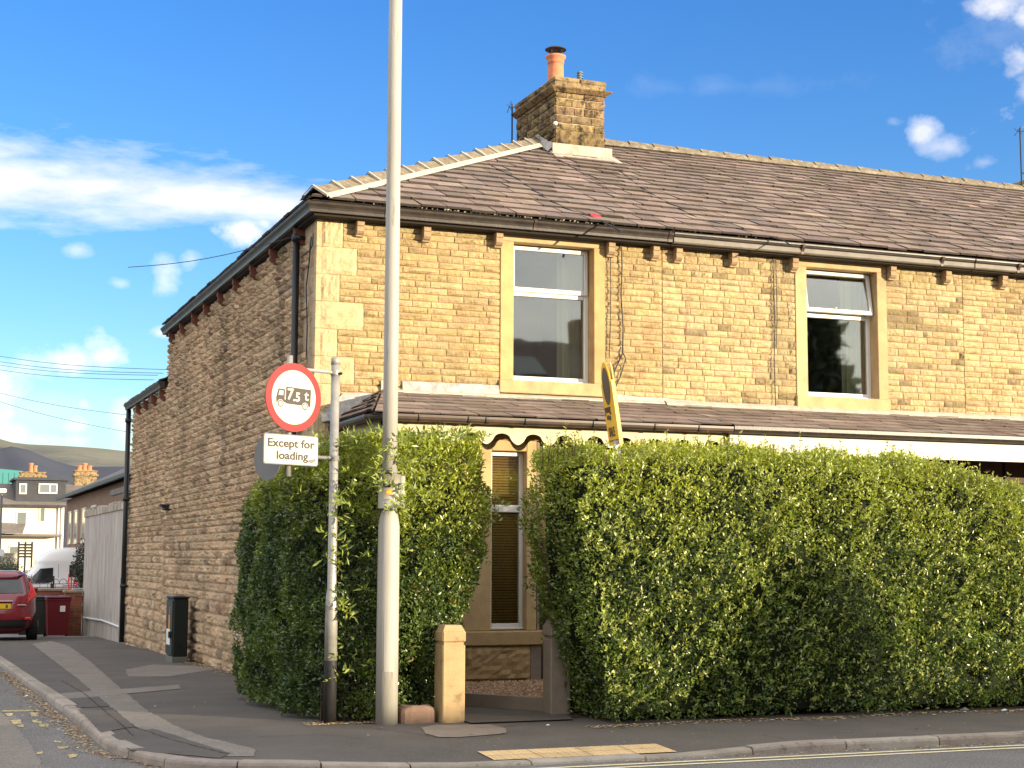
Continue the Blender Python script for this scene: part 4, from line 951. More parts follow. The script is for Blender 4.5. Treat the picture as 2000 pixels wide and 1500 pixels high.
# weathering stones left out: soot streaks are in the stone material
# ------------------------------------------------------------------ porch roofs, bay
def porch():
    ye, ze = 15.55, 2.93; zt = 3.33; L = math.hypot(YW-ye, zt-ze); V = Vector((0, YW-ye, zt-ze))
    xe = 4.52
    def part(par, xa, xb, col, hip=False):
        m = MB(); sl = MB()
        if hip:
            m.add([(xe, ye, ze-.015), (xb, ye, ze-.015), (xb, YW, zt-.015), (5.12, YW, zt-.015)], [(0, 1, 2, 3)])
            m.add([(xe, ye, ze-.015), (5.12, YW, zt-.015), (xe, YW, ze-.015)], [(0, 1, 2)])
            slates(sl, (0, ye, ze), (1, 0, 0), V, xa, xb, L, .36, .29, ulo=lambda v: xe+(5.12-xe)*v/L, uhi=lambda v: xb, jig=.015, th=.015, shade_dirt=.5)
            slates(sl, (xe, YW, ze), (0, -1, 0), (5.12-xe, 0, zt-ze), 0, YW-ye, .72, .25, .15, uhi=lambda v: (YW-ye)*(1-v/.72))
        else:
            m.quad((xa, ye, ze-.015), (xb, ye, ze-.015), (xb, YW, zt-.015), (xa, YW, zt-.015)); slates(sl, (0, ye, ze), (1, 0, 0), V, xa, xb, L, .36, .29, jig=.015, th=.015, shade_dirt=.5)
        r = m.build('porch_roof', MAT['under'], par); sl.build('slate_covering', MAT['slate'], r); return r
    r1 = part(house, xe, XP, None, True); r2 = part(nb, XP, 13.3, None); r3 = part(far_t, 13.3, 22, None)
    for par, xa, xb, mat, mat2 in ((nb, XP, 13.29, 'gutter', 'whitefascia'), (far_t, 13.31, 22, 'gutter', 'whitefascia')):
        m = MB(); m.sweep([(xa, 15.60, ze-.10), (xb, 15.60, ze-.10)], [(0, .03), (0, .10), (.10, .10), (.10, .06), (.08, .03), (.05, .015), (.02, .02)]); m.build('porch_gutter', MAT[mat], par)
        m = MB(); m.box(xa, xb, 15.62, 15.66, ze-.30, ze-.075); m.box(xa, xb, 15.66, 17.2, ze-.12, ze-.10); m.build('fascia', MAT[mat2], par)
    # brown half round gutter of the corner house, returning at the left end
    pts = [(xe+.06, 17.28, ze-.095), (xe+.05, ye+.22, ze-.095), (xe+.18, ye+.06, ze-.095), (XP, ye+.06, ze-.095)]
    hr = [(0, .085)]+[(.05+.05*math.cos(a), .06+.05*math.sin(a)) for a in [math.pi+k*math.pi/6 for k in range(7)]]+[(.10, .085)]
    m = MB(); m.sweep(pts, hr); g = m.build('porch_gutter', MAT['gutter_brown'], house)
    for x in (5.0, 5.55, 5.75, 6.2, 7.0, 7.75, 8.3):
        m = MB(); m.sweep([(x, ye+.06, ze-.10), (x+.03, ye+.06, ze-.10)], [(a*1.1+.002, b*1.03) for a, b in hr]); m.build('gutter_union', MAT['gutter'], g)
    # valance board with scallops
    def scall(p0, p1, n):
        m = MB(); p0 = Vector(p0); p1 = Vector(p1); D = p1-p0; per = n; top = ze-.10; seg = 22
        nn = Vector((D.y, -D.x, 0)).normalized()
        vs = []; N_ = per*seg
        for i in range(N_+1):
            u = i/seg; f = u % 1.0
            # arch openings with cusped points between
            a = abs(f-.5)*2
            z = -.095-.02 if False else 0
            if a < .55: drop = .095-.02+ (1-math.sqrt(max(0, 1-(a/.55)**2)))*.065 - .01
            else: drop = .13+.055*math.sin((a-.55)/.45*math.pi/2)
            p = p0+D*(i/N_); vs += [(p.x, p.y, top), (p.x, p.y, top-drop)]
        o = len(vs); back = [(a-nn.x*.02, b-nn.y*.02, c) for a, b, c in vs]; allv = vs+back
        fs = [(2*i, 2*i+1, 2*i+3, 2*i+2) for i in range(N_)]+[(o+2*i, o+2*i+2, o+2*i+3, o+2*i+1) for i in range(N_)]+[(2*i+1, o+2*i+1, o+2*i+3, 2*i+3) for i in range(N_)]
        m.add(allv, fs); m.prism([tuple(p0+nn*.0+Vector((0, 0, 0)))[:2]+(top,), tuple(p1)[:2]+(top,), tuple(p1)[:2]+(top+.035,), tuple(p0)[:2]+(top+.035,)], -nn*.04+nn*.055)
        return m
    q = scall((4.72, 15.68, 0), (8.74, 15.68, 0), 11); v = q.build('valance_board', MAT['cream'], house)
    q = scall((4.60, 16.9, 0), (4.66, 15.76, 0), 3); q.build('valance_board', MAT['cream'], house)
    s = MB(); s.quad((4.6, 15.70, ze-.06), (8.74, 15.70, ze-.06), (8.74, 17.28, ze-.06), (4.6, 17.28, ze-.06)); s.build('soffit', MAT['wood'], house)
    # bay walls
    yb = 15.98; b = MB(); wx0, wx1, wz0, wz1 = 5.99, 6.40, .66, 2.60
    b.bbox(5.58, wx0, yb-.01, yb+.3, .645, 2.72, .008, (.95, .92, .86)); b.bbox(wx1, 6.52, yb-.01, yb+.3, .645, 2.72, .008, (.95, .92, .86)); b.bbox(wx0, wx1, yb-.008, yb+.3, 2.60, 2.72, .006, (.9, .87, .8))
    b.box(4.80, 5.06, yb, yb+.3, .645, 2.72, (.95, .92, .86)); b.box(5.06, 5.58, yb, yb+.3, 2.6, 2.72); b.box(5.06, 5.11, yb, yb+.3, .645, 2.6)
    b.bbox(4.74, 6.62, yb-.075, yb+.28, .49, .645, .012, (.85, .8, .72)); b.box(4.76, 6.58, yb-.03, yb+.3, 2.722, 2.84, (.9, .85, .75))
    bw = b.build('bay_wall', MAT['ashlar'], house)
    s = MB(); stones(s, (0, yb-.03, 0), (1, 0, 0), (0, -1, 0), 4.84, 6.44, .1, .488, .39, (.8, .8), relief=.045, nu=14, nz=9, zjit=0, tint=lambda: (.72, .66, .58), rough=1.0); s.build('rock_faced_panel', MAT['ashlar'], bw)
    s = MB(); s.box(4.82, 4.84, yb-.02, 17.2, -.1, 2.8); s.build('return_wall', MAT['concrete_grey'], house); s = MB(); s.box(6.53, 6.56, yb+.0, 17.3, .0, 2.8, (.9, .9, .9)); s.box(6.44, 6.56, yb-.045, yb+.2, .0, .49); s.build('return_wall', MAT['concrete_grey'], house)
    f = MB(); yf = yb+.09; t = .042
    f.bbox(wx0, wx0+t, yf, yf+.06, wz0, wz1, .005); f.bbox(wx1-t, wx1, yf, yf+.06, wz0, wz1, .005); f.bbox(wx0+t, wx1-t, yf, yf+.06, wz1-.05, wz1, .005); f.bbox(wx0+t, wx1-t, yf, yf+.06, wz0, wz0+.06, .005)
    f.bbox(wx0+t, wx1-t, yf, yf+.06, 1.93, 2.01, .005); f.bbox(wx0-.005, wx1, yf-.03, yf+.01, wz0-.004, wz0+.016, .003)
    f.bbox(5.11, 5.16, yf, yf+.06, wz0, wz1, .005); f.bbox(5.53, 5.58, yf, yf+.06, wz0, wz1, .005)
    w = f.build('bay_window', MAT['upvc'], house)
    for a, c in ((wz0+.05, 1.94), (2.0, wz1-.04)):
        g = MB(); g.box(wx0+t-.008, wx1-t+.008, yf+.03, yf+.035, a, c); g.build('pane', MAT['glass_dark'], w)
    g = MB(); g.box(5.15, 5.54, yf+.03, yf+.035, wz0, wz1); g.build('pane', MAT['glass_dark'], w)
    bl = MB(); z = wz0+.03
    while z < wz1:
        bl.add([(5.15, yf+.085, z), (wx1+.1, yf+.085, z), (wx1+.1, yf+.075, z+.023), (5.15, yf+.075, z+.023)], [(0, 1, 2, 3)]); z += .03
    bl.build('venetian_blind', MAT['blind'], w)
    r = MB(); r.box(4.9, 6.5, yb+1.6, yb+1.64, .3, 2.7); r.box(4.9, 4.93, yb+.3, yb+1.6, .3, 2.7); r.box(6.49, 6.52, yb+.3, yb+1.6, .3, 2.7); r.box(4.9, 6.5, yb+.3, yb+1.6, .28, .3); r.build('room', MAT['roomw'], w)
    # front door of the corner house, behind the hedge
    d = MB(); d.box(7.0, 7.95, 17.18, 17.29, 0, 2.1); dd = d.build('front_door', MAT['wood'], house)
    d = MB(); d.cyl((7.08, 17.12, 1.05), (7.08, 17.18, 1.05), .02, n=8); d.build('handle', MAT['chrome'], dd)
    # next door: timber and brick front under its porch
    for par, xa, xb in ((nb, 8.8, 13.28), (far_t, 13.32, 22)):
        k = MB(); k.box(xa, xb, 16.55, 16.6, 2.30, 2.72); k.box(xa, xb, 16.50, 16.55, 2.42, 2.47, (.6, .6, .6)); k.box(xa, xb, 16.44, 16.6, 2.13, 2.22); wd = k.build('porch_front', MAT['wood'], par)
        k = MB(); stones(k, (0, 16.62, 0), (1, 0, 0), (0, -1, 0), xa, xb, .0, 2.12, .075, (.2, .22), relief=.006, nu=1, nz=1, zjit=0); k.box(xa, xb, 16.62, 16.7, 0, 2.13, (.5, .5, .5)); k.build('porch_wall', MAT['brick'], par)
    # flashings
    def flash(par, pts, mat, low=None):
        m = MB(); n = len(pts)
        vs = []
        for i, (x, zt_, zb_) in enumerate(pts): vs += [(x, YW-.032, zt_), (x, YW-.045, (zt_+zb_)/2+random.uniform(-.01, .01)), (x, YW-.06, zb_)]
        m.add(vs, [(3*i+j, 3*i+j+1, 3*i+j+4, 3*i+j+3) for i in range(n-1) for j in (0, 1)]); return m.build('flashing', mat, par)
    flash(house, [(4.40, 3.05, 2.96), (4.66, 3.30, 3.0), (4.8, 3.31, 3.10), (5.0, 3.31, 3.22), (5.13, 3.31, 3.31)], MAT['lead'])
    xs = np.linspace(5.36, 6.565, 9); flash(house, [(x, 3.475+random.uniform(-.006, .006), 3.31) for x in xs], MAT['lead'])
    xs = np.linspace(7.97, 9.75, 10); flash(house, [(x, 3.43-.012*i/2+random.uniform(-.006, .006), 3.31) for i, x in enumerate(xs)], MAT['lead'])
    m = MB(); m.sweep([(5.12, YW-.03, 3.33), (8.74, YW-.03, 3.33)], [(0, -.01), (.07, -.012), (.05, .02), (0, .045)]); m.build('mortar_fillet', MAT['cement'], house)
    m = MB(); m.sweep([(8.76, YW-.03, 3.33), (22, YW-.03, 3.33)], [(0, -.01), (.09, -.015), (.06, .02), (0, .06)]); m.build('mortar_fillet', MAT['cement'], nb)
    m = MB(); m.box(5.10, 5.2, YW-.05, YW-.03, 3.28, 3.47); m.build('flashing', MAT['cement'], house)
porch()
# ------------------------------------------------------------------ hedges
def hedge_leaves(name, par, samples, leaf_l, leaf_w, colf, lean=.35):
    """samples: arrays of position, outward normal"""
    P, Nn = samples; n = len(P)
    rnd = rng.normal(size=(n, 3)); D = Nn*.75+rnd*.62; D[:, 2] += lean; D /= np.linalg.norm(D, axis=1)[:, None]
    S = np.cross(D, rng.normal(size=(n, 3))*.65+Nn*.9+np.array([0, 0, .5])); S /= np.linalg.norm(S, axis=1)[:, None]
    # S is across the leaf; keep the leaf face towards the outside
    F = np.cross(S, D); L_ = leaf_l*rng.uniform(.55, 1.45, (n, 1)); W_ = leaf_w*rng.uniform(.7, 1.2, (n, 1))
    b = P; t = P+D*L_+F*(-.12*L_); m1 = P+D*L_*.45+S*W_*.5+F*.12*W_; m2 = P+D*L_*.45-S*W_*.5+F*.12*W_; mid = P+D*L_*.5-F*.06*W_
    V = np.stack([b, m1, t, m2, mid], axis=1).reshape(-1, 3).astype(np.float32)
    base = (np.arange(n)*5)[:, None]
    T = np.concatenate([base+np.array([[0, 4, 1]]), base+np.array([[1, 4, 2]]), base+np.array([[0, 3, 4]]), base+np.array([[3, 2, 4]])], axis=0).astype(np.int32)
    me = bpy.data.meshes.new(name); me.vertices.add(len(V)); me.vertices.foreach_set('co', V.ravel())
    me.loops.add(T.size); me.loops.foreach_set('vertex_index', T.ravel()); me.polygons.add(len(T))
    me.polygons.foreach_set('loop_start', np.arange(0, T.size, 3, dtype=np.int32)); me.polygons.foreach_set('loop_total', np.full(len(T), 3, dtype=np.int32))
    me.update(calc_edges=True); me.validate()
    C_ = colf(P); ca = me.color_attributes.new('Col', 'FLOAT_COLOR', 'POINT'); c4 = np.ones((len(V), 4), dtype=np.float32); c4[:, :3] = np.repeat(C_, 5, axis=0); ca.data.foreach_set('color', c4.ravel())
    me.materials.append(MAT['leaf'])
    return link(name, me, par)
def nz3(P, s, off=0.0): return np.array([noise.noise((p[0]*s+off, p[1]*s+off, p[2]*s)) for p in P])
def ring_surface(poly, zb, ztf, n_side, n_top, bump=.09, bulge=.08, depth=.10):
    """random points over the sides and top of a clipped hedge volume"""
    poly = [Vector(p) for p in poly]; m = len(poly); seg = [(poly[i], poly[(i+1) % m]) for i in range(m)]
    Ls = np.array([(b-a).length for a, b in seg]); cum = np.cumsum(Ls)/Ls.sum()
    P = []; N_ = []
    cx = sum(p.x for p in poly)/m; cy = sum(p.y for p in poly)/m
    area = sum(a.x*b.y-b.x*a.y for a, b in seg)
    for k in range(n_side):
        i = int(np.searchsorted(cum, random.random())); a, b = seg[i]; u = random.random(); p = a.lerp(b, u); d = (b-a).normalized()
        n = Vector((d.y, -d.x)) if area > 0 else Vector((-d.y, d.x))
        # round the corners
        if u > .85: d2 = (seg[(i+1) % m][1]-seg[(i+1) % m][0]).normalized(); n2 = Vector((d2.y, -d2.x)) if area > 0 else Vector((-d2.y, d2.x)); n = (n*(1-(u-.85)/.3)+n2*((u-.85)/.3)).normalized()
        if u < .15: d2 = (seg[i-1][1]-seg[i-1][0]).normalized(); n2 = Vector((d2.y, -d2.x)) if area > 0 else Vector((-d2.y, d2.x)); n = (n*(1-(.15-u)/.3)+n2*((.15-u)/.3)).normalized()
        zt = ztf(p.x, p.y); z = zb+(zt-zb)*random.random(); f = (z-zb)/(zt-zb)
        q = Vector((p.x, p.y, z)); nn = noise.noise(q*2.1)*bump+noise.noise(q*6.5)*bump*.55
        off = bulge*math.sin(min(1, f*1.05)*math.pi)*1.0 - (.10*max(0, (f-.93)/.07)**2) + nn - abs(random.gauss(0, depth*.42))
        gap = noise.noise(q*4.3+Vector((9, 9, 9)))
        if gap < -.24 and random.random() < .85: off -= .16
        P.append((p.x+n.x*off, p.y+n.y*off, z)); N_.append((n.x, n.y, .15+.5*max(0, f-.8)))
    xs = [p.x for p in poly]; ys = [p.y for p in poly]; pl = [(p.x, p.y) for p in poly]; c = 0
    while c < n_top:
        x = random.uniform(min(xs), max(xs)); y = random.uniform(min(ys), max(ys))
        if not inside(x, y, pl): continue
        z = ztf(x, y)+noise.noise(Vector((x*2.3, y*2.3, 5)))*bump+noise.noise(Vector((x*7, y*7, 5)))*.04-abs(random.gauss(0, .05)); P.append((x, y, z)); N_.append((0, -.2, 1)); c += 1
    return np.array(P), np.array(N_)
def shoots(tops, hmin, hmax, leaf_gap=.028):
    """upright sprigs: returns leaf positions/normals and stems"""
    P = []; N_ = []; st = MB()
    for (x, y, z) in tops:
        h = random.uniform(hmin, hmax); lx = random.uniform(-.18, .18)*h; ly = random.uniform(-.1, .1)*h
        st.cyl((x, y, z-.1), (x+lx, y+ly, z+h), .0028, .0015, 4, False)
        k = 0.0; a = random.uniform(0, 3)
        while k < h:
            for s in (0, math.pi):
                t = k/h; P.append((x+lx*t, y+ly*t, z+k)); N_.append((math.cos(a+s)*1.4, math.sin(a+s)*1.4, .8))
            a += 1.57; k += leaf_gap
    return np.array(P), np.array(N_), st
def core_mesh(poly, zs, ztf, inset, name, par, sq):
    poly = [Vector(p) for p in poly]; n = len(poly); c = sum(poly, Vector((0, 0)))/n; m = MB(); vs = []; ins = []
    for i, p in enumerate(poly):
        a = poly[i-1]; b = poly[(i+1) % n]; d = ((p-a).normalized()+(b-p).normalized()).normalized(); nv = Vector((-d.y, d.x))
        if not inside((p+nv*.05).x, (p+nv*.05).y, [tuple(q) for q in poly]): nv = -nv
        ins.append(p+nv*inset)
    for z in zs:
        for p in ins: vs.append((sq(p.x, z), p.y, min(z, ztf(p.x, p.y)-inset)))
    m.add(vs, [(k*n+i, k*n+(i+1) % n, (k+1)*n+(i+1) % n, (k+1)*n+i) for k in range(len(zs)-1) for i in range(n)])
    pl = [tuple(p) for p in ins]; tri = Tessel(ins); top = vs[-n:]
    m.add(top, tri); return m.build(name, MAT['core'], par)
def Tessel(pts):
    from mathutils.geometry import tessellate_polygon
    return [tuple(t) for t in tessellate_polygon([[Vector((p.x, p.y, 0)) for p in pts]])]
def interp(x, xs, ys): return float(np.interp(x, xs, ys))
def long_hedge():
    t = thing('hedge', 'long clipped privet hedge with bright green top, right of the gateway', 'hedge', (8, 13, 0), 'front garden hedges')
    ztf = lambda x, y: interp(x, [5.3, 5.75, 6.02, 6.35, 7.0, 7.6, 8.6, 9.4, 9.8, 10.4, 11.2, 13], [2.40, 2.43, 2.30, 2.45, 2.45, 2.41, 2.41, 2.36, 2.22, 2.07, 1.98, 1.95])
    poly = [(5.62, 12.56), (6.2, 12.50)]+[(x, 12.50) for x in np.arange(6.8, 12.3, .6)]+[(12.6, 12.5), (12.6, 13.75), (9, 13.8), (5.55, 13.8), (5.50, 13.2)]
    P, N_ = ring_surface(poly, .03, ztf, 140000, 24000, bump=.13, bulge=.07)
    f_ = np.clip(1-P[:, 2]/1.7, 0, 1); l_ = P[:, 0] < 6.1; P[l_, 0] += (6.1-P[l_, 0])*.50*f_[l_]
    keep = ~((P[:, 1] > 13.6) & (rng.random(len(P)) < .6)) & ~((P[:, 0] > 11.3) & (rng.random(len(P)) < .6)); P, N_ = P[keep], N_[keep]
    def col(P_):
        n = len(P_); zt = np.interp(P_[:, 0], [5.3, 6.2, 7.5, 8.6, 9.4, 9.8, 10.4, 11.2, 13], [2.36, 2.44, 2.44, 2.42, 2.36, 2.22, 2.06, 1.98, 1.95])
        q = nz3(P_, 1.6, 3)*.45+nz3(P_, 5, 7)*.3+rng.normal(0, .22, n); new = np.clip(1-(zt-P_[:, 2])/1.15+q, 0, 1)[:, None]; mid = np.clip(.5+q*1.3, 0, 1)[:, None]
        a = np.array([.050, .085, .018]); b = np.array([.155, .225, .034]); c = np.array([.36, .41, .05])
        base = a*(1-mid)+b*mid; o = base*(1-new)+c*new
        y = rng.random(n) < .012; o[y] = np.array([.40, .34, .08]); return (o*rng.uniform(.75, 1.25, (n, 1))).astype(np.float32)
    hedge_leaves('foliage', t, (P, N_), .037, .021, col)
    Ps = []; Ns = []
    for k in range(2600):
        x = random.uniform(5.5, 12); z = .1+2.3*random.random()**.8; z = min(z, ztf(x, 0)-.03); xx = x+(6.1-x)*.5*max(0, 1-z/1.7) if x < 6.1 else x
        y = 12.50-.07*math.sin(z/2.45*math.pi)-noise.noise(Vector((x, 12.5, z))*2.1)*.13+.02
        dr = Vector((random.uniform(-.5, .6), -random.uniform(.5, 1), random.uniform(.1, 1.1))).normalized(); ln = random.uniform(.05, .12)
        for q in range(7):
            p = Vector((xx, y, z))+dr*ln*q/6; Ps.append(tuple(p)); Ns.append(tuple(dr*.8+Vector((random.uniform(-1, 1), random.uniform(-1, 1), random.uniform(-.2, .7)))*.9))
    hedge_leaves('front_sprigs', t, (np.array(Ps), np.array(Ns)), .038, .019, lambda P_: (np.array([.34, .39, .085])*rng.uniform(.55, 1.3, (len(P_), 1))).astype(np.float32), .3)
    tops = []
    for k in range(520):
        x = random.uniform(5.35, 12.3); y = random.uniform(12.48, 13.3); tops.append((x, y, ztf(x, y)+noise.noise(Vector((x*2.3, y*2.3, 5)))*.09-.03))
    sp, sn, st = shoots(tops, .04, .13)
    big = [at(a, b, Y=12.9) for a, b in ((1100, 862), (1165, 850), (1300, 835), (1385, 850), (1498, 838), (1640, 850), (1730, 840), (1780, 845), (1828, 870), (1855, 900), (1876, 880), (1903, 910), (1964, 915), (1560, 850), (1440, 842), (1930, 925))]
    sp2, sn2, st2 = shoots([(p.x, 12.9, ztf(p.x, 12.9)-.0) for p in big], .13, .24, .035)
    hedge_leaves('top_shoots', t, (np.vstack([sp, sp2]), np.vstack([sn, sn2])), .036, .017, lambda P_: (np.array([.34, .37, .055])*rng.uniform(.7, 1.25, (len(P_), 1))).astype(np.float32), .5)
    sm = MB(); sm.v = st.v+st2.v; sm.c = st.c+st2.c; sm.f = st.f+[tuple(i+len(st.v) for i in f) for f in st2.f]; sm.m = [0]*len(sm.f)
    for x in np.arange(6.1, 12.4, .33): sm.cyl((x, 12.95+random.uniform(-.1, .1), 0), (x+random.uniform(-.1, .1), 12.95, .6), .02, .012, 6)
    sm.build('stems', MAT['bark'], t)['kind'] = 'stuff'
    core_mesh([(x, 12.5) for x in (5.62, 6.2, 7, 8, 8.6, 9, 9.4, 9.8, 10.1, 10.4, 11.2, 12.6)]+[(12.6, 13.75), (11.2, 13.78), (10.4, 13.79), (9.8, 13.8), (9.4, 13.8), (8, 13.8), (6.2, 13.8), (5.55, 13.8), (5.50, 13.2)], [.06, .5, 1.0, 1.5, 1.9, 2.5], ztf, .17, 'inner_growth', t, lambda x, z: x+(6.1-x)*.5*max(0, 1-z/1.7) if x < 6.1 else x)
long_hedge()
def corner_hedge():
    t = thing('hedge', 'tall corner hedge wrapped round the lamp column and sign post, left of the gateway', 'hedge', (4.1, 14.2, 0), 'front garden hedges')
    ztf = lambda x, y: interp(y, [13.2, 14, 15.2, 16.4], [2.50, 2.46, 2.32, 2.14])-.30*max(0, 3.75-x)
    poly = [(3.38, 16.6), (3.32, 15.6), (3.31, 14.8), (3.36, 14.0), (3.55, 13.52), (3.90, 13.33), (4.45, 13.34), (4.98, 13.46), (5.12, 14.0), (4.95, 14.7), (4.66, 15.4), (4.45, 16.6)]
    poly = [Vector(p) for p in poly]
    P, N_ = ring_surface(poly, .03, ztf, 112000, 15000, bump=.12, bulge=.06)
    # narrower towards the ground beside the gate post
    def squeeze(P_):
        f = np.clip(1-P_[:, 2]/1.7, 0, 1); r = P_[:, 0] > 4.3
        P_[r, 0] -= (P_[r, 0]-4.3)*.62*f[r]; return P_
    P = squeeze(P)
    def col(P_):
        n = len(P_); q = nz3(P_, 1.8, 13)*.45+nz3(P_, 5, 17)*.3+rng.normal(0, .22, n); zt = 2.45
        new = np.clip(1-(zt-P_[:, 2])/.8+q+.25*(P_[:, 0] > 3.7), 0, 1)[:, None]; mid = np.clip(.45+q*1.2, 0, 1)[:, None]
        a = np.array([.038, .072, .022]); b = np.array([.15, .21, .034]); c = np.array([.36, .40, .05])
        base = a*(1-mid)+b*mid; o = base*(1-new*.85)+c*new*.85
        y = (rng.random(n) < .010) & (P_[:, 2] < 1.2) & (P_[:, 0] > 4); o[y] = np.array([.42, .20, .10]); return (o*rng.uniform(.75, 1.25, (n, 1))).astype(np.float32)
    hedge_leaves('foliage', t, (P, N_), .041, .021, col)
    # longer, drooping sprays at the top and over the posts
    Ps = []; Ns = []
    for k in range(380):
        if k < 240:
            x = random.uniform(3.5, 4.95); y = random.uniform(13.35, 14.6); z = ztf(x, y)+random.uniform(-.05, .07); dr = Vector((random.uniform(-1, 1), random.uniform(-1, .3), random.uniform(.0, .8))).normalized()
        else:
            a = random.choice([(3.62, 13.42, 2.05), (3.45, 13.62, 2.12), (3.75, 13.32, 2.0), (4.2, 13.35, 2.1), (4.35, 13.35, 2.25), (4.0, 13.04, 2.3), (3.9, 13.02, 2.2), (4.1, 13.04, 1.95), (3.56, 13.36, 1.9), (3.6, 13.36, 1.5), (5.05, 13.7, 1.9), (5.05, 13.9, 1.5), (3.75, 13.38, .55), (3.72, 13.38, 1.1), (4.2, 13.33, 1.6)])
            x, y, z = [v+random.uniform(-.16, .16)*(0.5 if i == 1 else 1) for i, v in enumerate(a)]; dr = Vector((random.uniform(-1, 1), random.uniform(-1, 0), random.uniform(-.3, .5))).normalized()
        ln = random.uniform(.08, .20)
        for s in range(9):
            p = Vector((x, y, z))+dr*ln*s/9+Vector((0, 0, -.35*ln*(s/9)**2)); Ps.append(p); Ns.append(dr*.9+Vector((random.uniform(-1, 1), random.uniform(-1, 1), random.uniform(-.4, .6)))*.9)
    P2 = np.array([tuple(p) for p in Ps]); N2 = np.array([tuple(p) for p in Ns])
    hedge_leaves('top_shoots', t, (P2, N2), .068, .021, lambda P_: (np.array([.28, .34, .06])*rng.uniform(.6, 1.25, (len(P_), 1))).astype(np.float32), .15)
    sm = MB()
    for k in range(60):
        x = random.uniform(3.5, 4.45); y = random.uniform(13.45, 13.8); sm.cyl((x, y, 0), (x+random.uniform(-.15, .15), y+random.uniform(-.05, .05), random.uniform(.25, .7)), .008, .004, 5)
    sm.build('stems', MAT['bark'], t)['kind'] = 'stuff'
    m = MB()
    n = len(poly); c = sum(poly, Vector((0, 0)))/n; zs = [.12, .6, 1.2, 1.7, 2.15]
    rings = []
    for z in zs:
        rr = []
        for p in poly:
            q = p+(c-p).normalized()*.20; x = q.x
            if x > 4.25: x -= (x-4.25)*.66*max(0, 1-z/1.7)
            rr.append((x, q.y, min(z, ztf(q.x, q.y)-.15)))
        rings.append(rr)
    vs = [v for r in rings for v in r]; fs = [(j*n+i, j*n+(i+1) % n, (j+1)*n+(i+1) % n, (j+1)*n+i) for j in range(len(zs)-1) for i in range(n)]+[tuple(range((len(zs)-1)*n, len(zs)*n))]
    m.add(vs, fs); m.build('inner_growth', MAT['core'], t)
corner_hedge()
# ------------------------------------------------------------------ gate posts
def gatepost(x0, x1, y0, y1, h, lab):
    t = MB()
    t.bbox(x0, x1, y0, y1, -.05, h-.17, .010); t.bbox(x0+.012, x1-.012, y0+.012, y1-.012, h-.175, h-.145, .004); t.bbox(x0-.004, x1+.004, y0-.004, y1+.004, h-.147, h-.05, .012)
    t.add([(x0+.004, y0+.004, h-.052), (x1-.004, y0+.004, h-.052), (x1-.004, y1-.004, h-.052), (x0+.004, y1-.004, h-.052), (x0+.03, y0+.03, h), (x1-.03, y0+.03, h), (x1-.03, y1-.03, h), (x0+.03, y1-.03, h)],
          [(0, 1, 5, 4), (1, 2, 6, 5), (2, 3, 7, 6), (3, 0, 4, 7), (4, 5, 6, 7)])
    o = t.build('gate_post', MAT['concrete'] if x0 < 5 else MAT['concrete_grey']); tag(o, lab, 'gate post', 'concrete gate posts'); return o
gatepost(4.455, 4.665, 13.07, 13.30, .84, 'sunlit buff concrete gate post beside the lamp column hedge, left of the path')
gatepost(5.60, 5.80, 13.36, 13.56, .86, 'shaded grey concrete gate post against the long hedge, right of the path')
m = MB(); vs = []; 
for j, (s, z) in enumerate(((1.0, 0), (1.0, .10), (.93, .13), (.75, .145))):
    for i in range(14):
        a = i/14*2*math.pi; ex = .165*math.copysign(abs(math.cos(a))**.5, math.cos(a)); ey = .10*math.copysign(abs(math.sin(a))**.5, math.sin(a)); vs.append((4.265+ex*s, 13.22+ey*s, z*(1+.05*math.sin(a*3))))
m.add(vs, [(j*14+i, j*14+(i+1) % 14, (j+1)*14+(i+1) % 14, (j+1)*14+i) for j in range(3) for i in range(14)]+[tuple(range(42, 56))])
tag(m.build('stone_block', mk('pink_sandstone', (.27, .175, .125), (.18, .12, .085), 6, 6, .9, {'n': [(40, 5, 1)], 'd': .006})), 'low rounded pinkish stone block at the foot of the sunlit gate post', 'stone')
